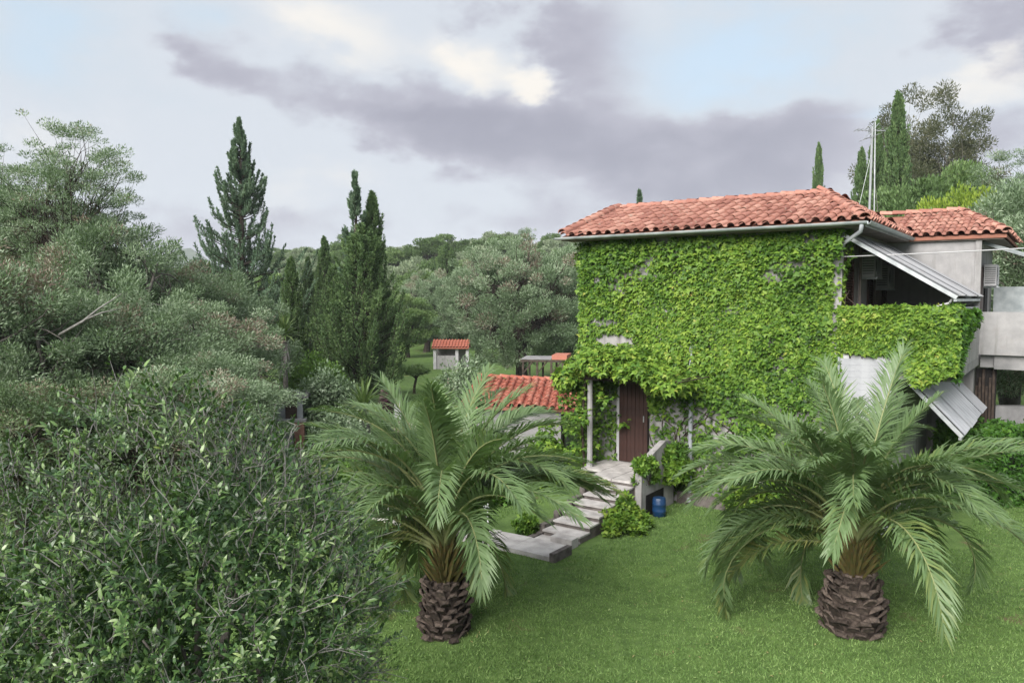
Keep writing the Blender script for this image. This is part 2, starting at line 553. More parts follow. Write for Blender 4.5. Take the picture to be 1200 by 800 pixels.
M['plaster'] = plaster_mat()
M['plaster_white'] = plaster_mat('white_plaster', (0.225, 0.222, 0.228), (0.30, 0.295, 0.30), (0.25, 0.225, 0.22), (0.13, 0.125, 0.12))
M['tile'] = tile_mat('roof_tile', (0.245, 0.108, 0.085), (0.335, 0.160, 0.124), (0.42, 0.230, 0.182))
M['tile_bright'] = tile_mat('bright_roof_tile', (0.27, 0.080, 0.055), (0.32, 0.108, 0.075), (0.37, 0.15, 0.11))
M['deck'] = plain_mat('roof_underlay', (0.20, 0.09, 0.065), (0.27, 0.12, 0.085), 5, 0.9)
M['corrugated'] = corrugated_mat()
M['lawn'] = lawn_mat()
M['far'] = far_mat()

# ------------------------------------------------------------------ terrain
def sm(a, b, x):
    t = np.clip((x - a) / (b - a), 0, 1)
    return t * t * (3 - 2 * t)


def th(x, y):
    """height of the ground"""
    x = np.asarray(x, dtype=np.float64)
    y = np.asarray(y, dtype=np.float64)
    z = -1.5 * sm(26, 60, y) + 12.0 * sm(78, 175, y) + 4.0 * sm(170, 300, y)
    z = z + sm(40, 90, y) * (0.8 * np.sin(x * 0.05 + 1.0) + 0.6 * np.sin(y * 0.043 + x * 0.021))
    z = z - 22.0 * sm(320, 900, y)
    return z


def thz(x, y):
    return float(th(x, y))


ts = np.linspace(-1, 1, 111)
gx = np.sinh(ts * 6.2) / math.sinh(6.2) * 5000
tv = np.linspace(-0.75, 1, 131)
gy = np.sinh(tv * 6.0) / math.sinh(6.0) * 5500 + 12
XX, YY = np.meshgrid(gx, gy)
ZZ = th(XX, YY)
nV = np.stack([XX, YY, ZZ], -1).reshape(-1, 3)
ny_, nx_ = XX.shape
ii, jj = np.meshgrid(np.arange(ny_ - 1), np.arange(nx_ - 1), indexing='ij')
q = (ii * nx_ + jj).ravel()
g = MB().add(nV, np.stack([q, q + 1, q + nx_ + 1, q + nx_], 1)).build('ground', M['lawn'], smooth=True)
tag(g, 'mown green lawn running back to the wooded hill', kind='structure')

# far blue mountain, about one and a half kilometres off
rs = np.random.RandomState(5)
mx = np.linspace(-1400, 900, 90)
prof = 6 + 56 * np.exp(-((mx + 640) / 70) ** 2) + 64 * np.exp(-((mx + 560) / 30.0) ** 2) * 0 + 22 * np.exp(-((mx + 520) / 160) ** 2) + 26 * np.exp(-((mx + 930) / 190) ** 2)
prof = prof * 1.36 + 3 * np.sin(mx * 0.021) + 2 * np.sin(mx * 0.06 + 2)
Vm = []
for k, (dy, fz) in enumerate(((-260, -0.2), (-120, 0.45), (-40, 0.85), (0, 1.0), (60, 0.8), (300, -0.3))):
    Vm.append(np.stack([mx, np.full_like(mx, 1500.0 + dy), prof * fz - 12 * (fz < 0)], 1))
Vm = np.concatenate(Vm)
nm = len(mx)
q = np.concatenate([np.arange(nm - 1) + r_ * nm for r_ in range(5)])
hill = MB().add(Vm, np.stack([q, q + 1, q + nm + 1, q + nm], 1)).build('mountain', M['far'], smooth=True)
tag(hill, 'low mountain far off on the horizon', kind='structure')

# ------------------------------------------------------------------ house
CX, CY = 6.44, 15.1
HANG = math.atan2(-0.586, 0.81)
UX = np.array([math.cos(HANG), math.sin(HANG)])
UN = np.array([-math.sin(HANG), math.cos(HANG)])


def h2w(x, y, z=0.0):
    return Vector((CX + x * UX[0] + y * UN[0], CY + x * UX[1] + y * UN[1], z))


def w2h(p):
    dx, dy = p[0] - CX, p[1] - CY
    return dx * UX[0] + dy * UX[1], dx * UN[0] + dy * UN[1]


def wall_pt(px, py):
    """photo pixel -> (x, z) on the front wall"""
    r = ray(px, py)
    o = w2h((0, 0))
    d = (r.x * UX[0] + r.y * UX[1], r.x * UN[0] + r.y * UN[1])
    k = -o[1] / d[1]
    return o[0] + d[0] * k, CAM_H + r.z * k


house = thing('house', (CX, CY, 0), 'two storey plastered house with a red tiled roof, overgrown by green creeper', 'house', rz=HANG)

EZ, RZ_, RY = 6.0, 6.89, 2.36
# main walls
MB().box((-5.8, 0, -0.3), (0, 4.7, 5.93)).build('wall', M['plaster'], house)
w2 = MB()
w2.box((-3.0, 4.72, -0.3), (1.9, 9.0, 5.95))
w2.build('wall', M['plaster_white'], house)
# corner pilaster
MB().box((-0.16, -0.02, 2.9), (0.03, 0.1, 5.9)).build('corner_post', M['plaster_white'], house)

# roof: main
roof = MB()
fl, fr, al, ar, br, bl, pl_ = (-6.2, -0.4, EZ), (0.49, -0.4, EZ), (-6.2, RY, RZ_), (-0.88, RY, RZ_), (0.49, 5.12, EZ), (-6.2, 5.12, EZ), None
dz = 0.07


def low(p, d=dz):
    return (p[0], p[1], p[2] - d)


V = [fl, fr, br, bl, al, ar] + [low(p) for p in (fl, fr, br, bl, al, ar)]
roof.poly(V, [(0, 1, 5, 4), (1, 2, 5), (2, 3, 4, 5), (6, 10, 11, 7), (7, 11, 8), (8, 11, 10, 9), (0, 6, 7, 1), (1, 7, 8, 2), (2, 8, 9, 3), (3, 9, 10, 4), (4, 10, 6, 0)])
roof_o = roof.build('roof', M['deck'], house)
# roof: wing
wz, wry = 6.76, 7.0
wfl, wfr, wal, war, wbr, wbl = (-3.2, 4.6, EZ), (2.46, 4.6, EZ), (-3.2, wry, wz), (1.31, wry, wz), (2.46, 9.4, EZ), (-3.2, 9.4, EZ)
V = [wfl, wfr, wbr, wbl, wal, war] + [low(p) for p in (wfl, wfr, wbr, wbl, wal, war)]
V = [(p[0], p[1], p[2] - 0.012) for p in V]
wroof = MB()
wroof.poly(V, [(0, 1, 5, 4), (1, 2, 5), (2, 3, 4, 5), (6, 10, 11, 7), (7, 11, 8), (8, 11, 10, 9), (0, 6, 7, 1), (1, 7, 8, 2), (2, 8, 9, 3), (3, 9, 10, 4), (4, 10, 6, 0)])
wroof_o = wroof.build('wing_roof', M['deck'], house)
# soffits
MB().box((-6.1, -0.36, 5.9), (0.42, 0.0, 5.925)).build('soffit', M['soffit'], house)
MB().box((0.0, 0.0, 5.9), (0.44, 4.7, 5.925)).build('soffit', M['soffit'], house)
MB().box((-0.2, 4.64, 5.89), (2.4, 9.3, 5.917)).build('soffit', M['soffit'], house)


def barrel_tile_mesh(width=0.235, length=0.43, mat=None):
    """S-profile clay tile, origin at the lower end, +Y up the slope"""
    xs, zs = [], []
    nseg = 7
    for i in range(nseg + 1):                       # cover (hump)
        a = math.pi * (1 - i / nseg)
        xs.append(-0.01 + 0.078 * math.cos(a) - 0.03)
        zs.append(0.012 + 0.078 * math.sin(a))
    for x, z in ((0.062, 0.006), (0.095, 0.0), (0.128, 0.010)):
        xs.append(x)
        zs.append(z)
    k = width / 0.235
    n = len(xs)
    V, F = [], []
    for y, dz_, sc_ in ((0.0, 0.030, 1.04), (length, -0.004, 0.93)):
        for x, z in zip(xs, zs):
            V.append((x * k * sc_, y, z + dz_))
    for x, z in zip(xs, zs):                        # thickness at the lower end
        V.append((x * k * 1.04, 0.001, z + 0.030 - 0.018))
    for i in range(n - 1):
        F.append((i, i + 1, n + i + 1, n + i))
        F.append((2 * n + i, 2 * n + i + 1, i + 1, i))
    return MB().poly(V, F).mesh('roof_tile', mat, smooth=False)


def cap_mesh(mat, L=0.40, w=0.115):
    n = 8
    V, F = [], []
    for y, s_, dz_ in ((0, 1.06, 0.022), (L, 0.9, 0.0)):
        for i in range(n + 1):
            a = math.pi * i / n
            V.append((w * s_ * math.cos(a), y, 0.85 * w * s_ * math.sin(a) + dz_))
    for i in range(n + 1):
        a = math.pi * i / n
        V.append((w * 0.90 * math.cos(a), 0.001, 0.85 * w * 0.90 * math.sin(a) + 0.022))
    for i in range(n):
        F.append((i + 1, i, n + 1 + i, n + 2 + i))
        F.append((2 * n + 2 + i + 1, 2 * n + 2 + i, i, i + 1))
    return MB().poly(V, F).mesh('ridge_tile', mat)


rng = random.Random(11)


def lay_tiles(parent, mesh, O, A, U, width, slope_len, inside, pitch=0.235, expo=0.37, lift=0.02, name='roof_tile'):
    O, A, U = Vector(O), Vector(A).normalized(), Vector(U).normalized()
    N = A.cross(U)
    n = 0
    ncol = int(width / pitch)
    pw = width / ncol
    for r in range(int(slope_len / expo) + 1):
        for c in range(ncol):
            s, t_ = (c + 0.5) * pw, r * expo - 0.04
            if not inside(s, t_ + expo * 0.5):
                continue
            o = link(name, mesh, parent)
            j = rng.uniform
            mtx = Matrix((A, U, N)).transposed().to_4x4()
            mtx = mtx @ Matrix.Rotation(j(-0.03, 0.03), 4, 'Z') @ Matrix.Rotation(j(-0.015, 0.015), 4, 'X') @ Matrix.Rotation(j(-0.02, 0.02), 4, 'Y')
            mtx.translation = O + A * (s + j(-0.008, 0.008)) + U * (t_ + j(-0.015, 0.015)) + N * (lift + j(0, 0.008))
            o.matrix_basis = mtx
            n += 1
    return n


def lay_caps(parent, mesh, p0, p1, step=0.33, lift=0.03, name='ridge_tile'):
    p0, p1 = Vector(p0), Vector(p1)
    d = p1 - p0
    L = d.length
    d.normalize()
    side = d.cross(Vector((0, 0, 1))).normalized()
    up = side.cross(d)
    k = max(1, int(round(L / step)))
    for i in range(k):
        o = link(name, mesh, parent)
        mtx = Matrix((side, d, up)).transposed().to_4x4() @ Matrix.Rotation(rng.uniform(-0.05, 0.05), 4, 'Z')
        mtx.translation = p0 + d * (i * L / k) + up * (lift + rng.uniform(0, 0.012))
        o.matrix_basis = mtx


tm = barrel_tile_mesh(mat=M['tile'])
cm = cap_mesh(M['tile'])
U1 = Vector((0, RY + 0.4, RZ_ - EZ))
sl1 = U1.length


def in_front(s, t_):
    return s < 6.69 - 1.37 * (t_ / sl1) - 0.02 and t_ < sl1 + 0.05


lay_tiles(roof_o, tm, (-6.2, -0.4, EZ), (1, 0, 0), U1, 6.69, sl1, in_front)
U2 = Vector((-1.37, 0, RZ_ - EZ))
sl2 = U2.length


def in_right(s, t_):
    f = t_ / sl2
    return 2.76 * f < s < 5.52 - 2.76 * f and f < 1


lay_tiles(roof_o, tm, (0.49, -0.4, EZ), (0, 1, 0), U2, 5.52, sl2, in_right)
lay_caps(roof_o, cm, (-6.2, RY, RZ_), (-0.88, RY, RZ_))
lay_caps(roof_o, cm, (0.49, -0.4, EZ + 0.01), (-0.88, RY, RZ_))
lay_caps(roof_o, cm, (0.49, 5.1, EZ + 0.01), (-0.88, RY, RZ_))
lay_caps(roof_o, cm, (-6.17, -0.4, EZ + 0.03), (-6.17, RY, RZ_ + 0.03), lift=0.05, name='verge_tile')
U3 = Vector((0, wry - 4.6, wz - EZ))
sl3 = U3.length


def in_wing(s, t_):
    f = t_ / sl3
    x = 0.05 + s
    return x < 2.46 - 1.15 * f and f < 1.02 and (x > 0.45 or f > 0.22)


lay_tiles(wroof_o, tm, (0.05, 4.6, EZ), (1, 0, 0), U3, 2.41, sl3, in_wing)
U4 = Vector((-1.15, 0, wz - EZ))
sl4 = U4.length
lay_tiles(wroof_o, tm, (2.46, 4.6, EZ), (0, 1, 0), U4, 4.8, sl4, lambda s, t_: 2.4 * (t_ / sl4) < s < 4.8 - 2.4 * (t_ / sl4))
lay_caps(wroof_o, cm, (-0.6, wry, wz), (1.31, wry, wz))
lay_caps(wroof_o, cm, (2.46, 4.6, EZ + 0.01), (1.31, wry, wz))
lay_caps(wroof_o, cm, (2.46, 9.4, EZ + 0.01), (1.31, wry, wz))
# tiles of the slopes turned away, as one piece each
back = MB()
Vt = np.array([v.co[:] for v in tm.vertices])
Ft = [tuple(p.vertices) for p in tm.polygons]
Ub = Vector((0, -(5.12 - RY), RZ_ - EZ))
slb = Ub.length
Ubn = Ub.normalized()
Ab = Vector((-1, 0, 0))
Nb = Ab.cross(Ubn)
Mx = np.array([Ab[:], Ubn[:], Nb[:]])
for r_ in range(int(slb / 0.37) + 1):
    for c_ in range(28):
        s_ = (c_ + 0.5) * 6.69 / 28
        if s_ < 1.37 * r_ * 0.37 / slb:
            continue
        o_ = Vector((0.49, 5.12, EZ)) + Ab * s_ + Ubn * (r_ * 0.37) + Nb * 0.02
        back.poly(Vt @ Mx + np.array(o_[:]), Ft)
bo = back.build('rear_tiles', M['tile'], roof_o)
bo['kind'] = 'stuff'


# gutters
def gutter(p0, p1, parent, r_=0.062, name='gutter'):
    p0, p1 = Vector(p0), Vector(p1)
    d = (p1 - p0).normalized()
    s = d.cross(Vector((0, 0, 1))).normalized()
    n = 8
    V, F = [], []
    for p in (p0, p1):
        for rr in (r_, r_ - 0.008):
            for i in range(n + 1):
                a = math.pi + math.pi * i / n
                v = p + s * (rr * math.cos(a)) + Vector((0, 0, rr * math.sin(a)))
                V.append(v[:])
    k = n + 1
    for i in range(n):
        F += [(i, i + 1, 2 * k + i + 1, 2 * k + i), (k + i + 1, k + i, 3 * k + i, 3 * k + i + 1)]
        F += [(i + 1, i, k + i, k + i + 1), (2 * k + i, 2 * k + i + 1, 3 * k + i + 1, 3 * k + i)]
    F += [(0, 2 * k, 3 * k, k), (n, k + n, 3 * k + n, 2 * k + n)]
    return MB().poly(V, F).build(name, M['gutter'], parent)


gutter((-6.32, -0.475, 5.985), (0.56, -0.475, 5.985), house)
gutter((0.565, -0.5, 5.985), (0.565, 4.55, 5.985), house)
MB().box((-6.2, -0.41, 5.90), (0.5, -0.385, 6.0)).build('fascia', M['soffit'], house)
MB().box((0.475, -0.4, 5.90), (0.5, 4.58, 6.0)).build('fascia', M['metal'], house)
# downpipe from the gutter corner to the wall
MB().tube([(0.46, -0.47, 5.93), (0.44, -0.46, 5.80), (0.06, -0.06, 5.62), (0.02, -0.04, 5.5)], 0.04, 8).build('gutter_elbow', M['pipe'], house, True)
xp, zp = wall_pt(811, 470)
MB().tube([(xp, -0.07, 3.6), (xp, -0.07, 0.2), (xp + 0.03, -0.2, 0.06)], 0.05, 8).build('downpipe', M['pipe'], house, True)

# front door
dx0, _ = wall_pt(727, 500)
dx1, _ = wall_pt(761, 500)
LZ = 0.74
door = MB().box((dx0, -0.05, LZ), (dx1, 0.0, LZ + 2.1)).build('door', M['dark'], house)
pm = MB().box((0, -0.025, 0), (0.105, 0, 2.06)).mesh('plank', M['brown'])
npl = 7
for i in range(npl):
    o = link('plank', pm, door)
    o.location = (dx0 + 0.01 + i * (dx1 - dx0 - 0.02) / npl, -0.051 - 0.006 * (i % 2), LZ + 0.02)
    o.scale.x = (dx1 - dx0 - 0.02) / npl / 0.105 * 0.94
MB().box((dx0 - 0.07, -0.06, LZ), (dx0 - 0.002, 0.02, LZ + 2.15)).build('door_jamb', M['paint_white'], house)
MB().tube([(dx1 - 0.1, -0.10, LZ + 0.98), (dx1 - 0.1, -0.10, LZ + 1.12)], 0.014, 6).build('door_handle', M['metal'], house)


def shutter(y0, y1, z0, z1, x=0.012, name='shutter', mat='brown'):
    f = MB()
    for a, b in (((x, y0, z0), (x + 0.045, y0 + 0.06, z1)), ((x, y1 - 0.06, z0), (x + 0.045, y1, z1)), ((x, y0 + 0.06, z0), (x + 0.045, y1 - 0.06, z0 + 0.08)),
                 ((x, y0 + 0.06, z1 - 0.08), (x + 0.045, y1 - 0.06, z1)), ((x, y0 + 0.06, (z0 + z1) / 2 - 0.04), (x + 0.045, y1 - 0.06, (z0 + z1) / 2 + 0.04))):
        f.box(a, b)
    fo = f.build(name, M[mat], house)
    MB().box((x - 0.008, y0 + 0.06, z0 + 0.08), (x + 0.004, y1 - 0.06, z1 - 0.08)).build('panel', M['dark'], fo)
    sm_ = MB().poly([(x + 0.005, y0 + 0.06, 0.03), (x + 0.04, y0 + 0.06, 0), (x + 0.04, y1 - 0.06, 0), (x + 0.005, y1 - 0.06, 0.03),
                     (x + 0.005, y0 + 0.06, 0.04), (x + 0.04, y0 + 0.06, 0.012), (x + 0.04, y1 - 0.06, 0.012), (x + 0.005, y1 - 0.06, 0.04)],
                    [(3, 2, 1, 0), (4, 5, 6, 7), (1, 2, 6, 5), (0, 1, 5, 4), (2, 3, 7, 6)]).mesh('slat', M[mat])
    nz = int((z1 - z0 - 0.2) / 0.055)
    for i in range(nz):
        z = z0 + 0.09 + i * 0.055
        if abs(z - (z0 + z1) / 2) < 0.06:
            continue
        link('slat', sm_, fo).location = (0, 0, z)
    return fo


BZ = 3.2          # balcony floor
shutter(0.16, 0.92, BZ + 0.02, 5.36)
shutter(2.35, 2.85, BZ + 0.02, 5.2)
shutter(4.0, 4.45, BZ + 0.02, 5.2)
MB().box((0.002, 1.55, BZ), (0.03, 2.3, 5.2)).build('balcony_door', M['paint_white'], house)
MB().box((0.002, 3.2, BZ), (0.03, 3.95, 5.2)).build('balcony_door', M['soffit'], house)
MB().tube([(0.05, 1.5, 3.2), (0.05, 1.5, 5.85)], 0.03, 6).build('wall_pipe', M['soffit'], house)

# balcony with its parapet
MB().box((0.0, 0.02, 3.02), (2.0, 4.7, BZ)).build('balcony_slab', M['concrete'], house)
MB().box((0.035, 0.0, BZ + 0.002), (2.0, 0.13, 4.28)).build('parapet', M['plaster_white'], house)
MB().box((1.87, 0.132, BZ + 0.002), (2.0, 4.7, 4.22)).build('parapet', M['plaster_white'], house)
MB().tube([(0.9, 0.06, 4.36), (1.94, 0.06, 4.36), (1.94, 4.6, 4.34)], 0.025, 6).build('rail', M['metal'], house)
# ground floor under the balcony: boarded white wall
bw = MB().box((0.0, 0.34, -0.3), (0.98, 4.6, 3.02)).build('lower_wall', M['plaster_white'], house)
bm_ = MB().box((0, -0.022, 0), (0.93, 0, 0.118)).mesh('board', M['board'])
MB().box((0.045, -0.022, 0.0), (0.95, -0.004, 3.44)).build('board_backing', M['paint_white'], house)
for i in range(28):
    o = link('board', bm_, bw)
    o.location = (0.04, -0.026, 0.02 + i * 0.12)
    o.rotation_euler = (R(3), 0, R(rng.uniform(-0.2, 0.2)))
MB().box((0.002, -0.075, 0.0), (0.036, -0.035, 3.4)).build('wall_pipe', M['pipe'], house)

# right hand side: wing balcony with a concrete parapet
MB().box((2.02, 4.78, 2.96), (6.2, 8.6, 3.24)).build('wing_balcony_slab', M['concrete'], house)
MB().box((1.76, 4.60, 3.26), (6.2, 4.74, 4.24)).build('wing_parapet', M['plaster_white'], house)
MB().box((2.3, 4.70, 2.93), (6.2, 4.775, 3.25)).build('edge_beam', M['concrete'], house)
MB().box((2.0, 8.3, 3.26), (6.2, 8.36, 4.86)).build('screen', M['gutter'], house)
MB().box((5.9, 4.9, -0.2), (6.15, 5.15, 2.95)).build('pillar', M['plaster_white'], house)
MB().box((5.9, 8.2, -0.2), (6.15, 8.45, 2.95)).build('pillar', M['plaster_white'], house)
# tall brown folding boards closing the passage below it
fb = MB().box((1.92, 4.96, 0.0), (2.34, 4.99, 2.92)).build('folding_door', M['dark'], house)
pb = MB().box((0, -0.03, 0), (0.05, 0, 2.9)).mesh('plank', M['timber'])
for i in range(6):
    o = link('plank', pb, fb)
    o.location = (1.925 + i * 0.068, 4.95 - 0.02 * (i % 2), 0.01)
    o.scale.z = 0.86 + 0.14 * ((i * 7) % 3) / 2
# wing side: window and lower gable
MB().box((1.9, 5.5, 3.3), (1.935, 6.1, 5.3)).build('side_door', M['brown'], house)
MB().box((1.9, 6.6, 4.2), (1.93, 7.4, 5.4)).build('side_window', M['dark'], house)
MB().bar((1.95, 5.1, 5.86), (3.3, 4.2, 5.32), 0.07).build('awning_arm', M['gutter'], house)
MB().box((1.86, 4.68, 3.25), (1.98, 4.8, 5.88)).build('corner_post', M['plaster_white'], house)

# landing, its side wall, porch column
land = MB()
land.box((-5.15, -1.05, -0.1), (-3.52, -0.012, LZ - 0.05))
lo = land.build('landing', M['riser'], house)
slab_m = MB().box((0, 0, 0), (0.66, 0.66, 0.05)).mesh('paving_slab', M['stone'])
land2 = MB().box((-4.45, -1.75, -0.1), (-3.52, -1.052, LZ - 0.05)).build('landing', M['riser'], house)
for i in range(3):
    for j in range(3):
        if i == 0 and j == 0:
            continue
        o = link('paving_slab', slab_m, lo)
        o.location = (-5.16 + i * 0.545, -1.77 + j * 0.585, LZ - 0.049)
        o.scale = (0.80, 0.86, 1)
        o.rotation_euler = (0, 0, R(rng.uniform(-0.6, 0.6)))
pw_ = MB()
prof_ = [(-1.80, 0.0), (-0.2, 0.0), (-0.2, 1.40), (-0.65, 1.46), (-1.3, 1.26), (-1.80, 0.92)]
V = [(-3.50, y, z) for y, z in prof_] + [(-3.36, y, z) for y, z in prof_]
n6 = len(prof_)
pw_.poly(V, [tuple(range(n6)), tuple(reversed(range(n6, 2 * n6)))] + [(i, n6 + i, n6 + (i + 1) % n6, (i + 1) % n6) for i in range(n6)])
pw_.build('landing_wall', M['plaster'], house)
MB().box((-3.355, -1.6, 0.02), (-3.345, -0.75, 0.46)).build('recess_shade', M['dark'], house)  # flat dark sheet painting the shade under the landing, no hollow behind
cxl = w2h(at(692, 480, 16.9))[0]
MB().tube([(-5.06, -0.98, LZ), (-5.06, -0.98, LZ + 0.12), (-5.06, -0.98, 2.75)], (0.085, 0.065, 0.06), 10).build('porch_column', M['plaster_white'], house)
MB().box((-5.5, -1.05, 2.72), (-3.0, -0.92, 2.82)).build('porch_beam', M['timber'], house)
MB().box((-5.5, -0.92, 2.73), (-5.41, -0.002, 2.81)).build('porch_beam', M['timber'], house)
MB().box((-3.09, -0.92, 2.73), (-3.0, -0.002, 2.81)).build('porch_beam', M['timber'], house)
# stone plinth along the wall foot
MB().box((-3.3, -0.16, -0.1), (0.02, -0.004, 0.26)).build('plinth', M['riser'], house)

# ------------------------------------------------------------------ steps, paving
st = thing('garden_steps', h2w(-4.0, -1.76, 0), 'stone garden steps climbing from the paving to the door landing', 'steps', rz=HANG)
nst = 7
for i in range(nst):
    z1 = LZ - (i + 1) * LZ / (nst + 0.4)
    y1 = -0.36 * i
    x0 = -0.30 - 0.012 * i
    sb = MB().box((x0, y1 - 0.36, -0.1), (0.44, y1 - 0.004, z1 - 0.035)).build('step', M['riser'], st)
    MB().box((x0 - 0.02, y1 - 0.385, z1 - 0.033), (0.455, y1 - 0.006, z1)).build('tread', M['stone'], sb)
for i in range(5):
    k = MB()
    k.box((-0.52, -0.1 - i * 0.5 - 0.47, -0.05), (-0.40, -0.1 - i * 0.5, 0.62 - i * 0.14))
    k.build('cheek_stone', M['riser'], st)

pv = thing('paving_strip', h2w(-4.6, -4.7, 0), 'strip of pale stone slabs laid in the lawn below the steps', 'paving', rz=HANG)
for i, (x0, w_) in enumerate(((-3.4, 0.72), (-2.66, 0.74), (-1.9, 0.7), (-1.18, 0.72), (-0.44, 0.66), (0.24, 0.86))):
    V = np.array([(x0, -0.34, -0.03), (x0 + w_, -0.36, -0.03), (x0 + w_, 0.40, -0.03), (x0, 0.38, -0.03)])
    V += np.array([(rng.uniform(-.015, .015), rng.uniform(-.02, .02), 0) for _ in range(4)])
    Vt2 = V.copy()
    Vt2[:, 2] = 0.085 + rng.uniform(-0.008, 0.008)
    MB().poly(np.concatenate([V, Vt2]), [(3, 2, 1, 0), (4, 5, 6, 7), (0, 1, 5, 4), (1, 2, 6, 5), (2, 3, 7, 6), (3, 0, 4, 7)]).build('paving_slab', M['stone'], pv)
MB().box((0.62, 0.42, -0.03), (1.08, 0.66, 0.17)).build('kerb_stone', M['stone'], pv)
MB().box((1.12, -0.38, -0.03), (1.22, 0.2, 0.16)).build('edge_stone', M['riser'], pv)

# ------------------------------------------------------------------ awnings
def corrugated(name, p00, p10, p01, label, n_sheet, wave=0.075, amp=0.014, frame=True, slack=0.0, mat='corrugated'):
    """p00-p10 is the upper edge (along the wall), p00-p01 runs down the slope (house coordinates)"""
    a = thing(name, h2w(*p00[:2], p00[2]), label, 'awning', 'sheet awnings on the house', rz=HANG)
    p00, p10, p01 = Vector(p00), Vector(p10), Vector(p01)
    A, D = p10 - p00, p01 - p00
    L = A.length
    A.normalize()
    N = A.cross(D).normalized()
    if N.z < 0:
        N = -N
    for k in range(n_sheet):
        s0, s1 = L * k / n_sheet - 0.03 * (k > 0), L * (k + 1) / n_sheet
        m = int((s1 - s0) / wave * 6)
        V, F = [], []
        for i in range(m + 1):
            s = s0 + (s1 - s0) * i / m
            h = amp * math.cos(2 * math.pi * s / wave) + 0.012 * (k % 2)
            for f_ in (0.0, 0.5, 1.0):
                p = A * s + D * (f_ * (1 + 0.012 * (k % 2))) + N * (h - slack * math.sin(math.pi * f_))
                V.append(p[:])
        for i in range(m):
            for j in range(2):
                F.append((i * 3 + j, (i + 1) * 3 + j, (i + 1) * 3 + j + 1, i * 3 + j + 1))
        n0 = len(V)
        V += [tuple(Vector(v) - N * 0.006) for v in V]
        F += [tuple(n0 + i for i in reversed(f)) for f in F]
        MB().poly(V, F).build('sheet', M[mat], a)
    if frame:
        MB().bar(-N * 0.05, D - N * 0.05, 0.05, 0.07).build('rafter', M['metal'], a)
        MB().bar(A * L - N * 0.05, A * L + D - N * 0.05, 0.05, 0.07).build('rafter', M['metal'], a)
        MB().bar(A * (L / 2) - N * 0.05, A * (L / 2) + D - N * 0.05, 0.05, 0.07).build('rafter', M['metal'], a)
        MB().bar(D - N * 0.10, D + A * L - N * 0.10, 0.05, 0.05).build('purlin', M['metal'], a)
    return a


a1 = corrugated('sheet_awning', (0.04, 0.02, 5.84), (0.04, 4.66, 5.84), (2.02, 0.02, 4.60), 'grey corrugated sheet awning sloping over the upstairs balcony', 4)
for yy in (0.1, 4.5):
    MB().tube([(1.88, yy, -1.29), (1.82, yy, -1.38), (1.55, yy, -1.47), (1.2, yy, -1.49)], 0.022, 6).build('brace', M['paint_white'], a1)
corrugated('sheet_awning', (1.28, 0.10, 3.0), (1.28, 4.6, 3.0), (2.18, 0.10, 2.05), 'steep pale metal sheet awning below the creeper clad balcony', 4, wave=0.3, amp=0.006, mat='pale_sheet')

# ------------------------------------------------------------------ foliage tools
T_DIAMOND = (np.array([(0, 0, 0), (.45, .5, .04), (1, 0, -.06), (.45, -.5, .04)]), np.array([(0, 1, 2, 3)]))
T_LEAF = (np.array([(0, 0, 0), (.30, .46, .05), (.30, -.46, .05), (.68, .40, .03), (.68, -.40, .03), (1, 0, -.08), (.3, 0, -.02), (.68, 0, -.03)]),
          np.array([(0, 6, 1), (0, 2, 6), (1, 6, 3), (6, 7, 3), (2, 4, 6), (6, 4, 7), (3, 7, 5), (7, 4, 5)]))
T_LEAF6 = (np.array([(0, 0, 0), (.30, .46, .05), (.30, -.46, .05), (.68, .38, .03), (.68, -.38, .03), (1, 0, -.10)]),
           np.array([(0, 2, 1), (1, 2, 4), (1, 4, 3), (3, 4, 5)]))
T_IVY = (np.array([(0, 0, 0), (-.05, .42, -.03), (.32, .52, .0), (.42, .24, .05), (1.0, 0, -.06), (.42, -.24, .05), (.32, -.52, .0), (-.05, -.42, -.03), (.30, 0, .07)]),
         np.array([(8, 1, 0), (8, 2, 1), (8, 3, 2), (8, 4, 3), (8, 5, 4), (8, 6, 5), (8, 7, 6), (8, 0, 7)]))
_b = T_DIAMOND[0]
T_TUFT = (np.concatenate([_b * (1, .55, 1), (_b * (.9, .55, 1))[:, [0, 2, 1]] * (1, 1, 1) + (0, 0, 0)]), np.array([(0, 1, 2, 3), (4, 5, 6, 7)]))


def leaves(P, D, N, L, Wd, tmpl):
    P, D, N = np.asarray(P, float), unit(np.asarray(D, float)), np.asarray(N, float)
    B = unit(np.cross(N, D))
    N2 = np.cross(D, B)
    tv, tf = tmpl
    n, m = len(P), len(tv)
    L = np.broadcast_to(L, (n,))[:, None, None]
    Wd = np.broadcast_to(Wd, (n,))[:, None, None]
    V = P[:, None] + tv[None, :, 0:1] * L * D[:, None] + tv[None, :, 1:2] * Wd * B[:, None] + tv[None, :, 2:3] * L * N2[:, None]
    F = tf[None] + (np.arange(n) * m)[:, None, None]
    return V.reshape(-1, 3), F.reshape(-1, tf.shape[1])


def rdir(rs, n):
    return unit(rs.normal(size=(n, 3)))


def rep(t, tmpl):
    return np.repeat(t, len(tmpl[0]))


def bent(p, q, rs, k=0.12, n=4):
    p, q = np.asarray(p, float), np.asarray(q, float)
    L = np.linalg.norm(q - p)
    t = np.linspace(0, 1, n)[:, None]
    off = rs.normal(size=3) * k * L
    return p + (q - p) * t + off * (np.sin(math.pi * t)) * 0.5


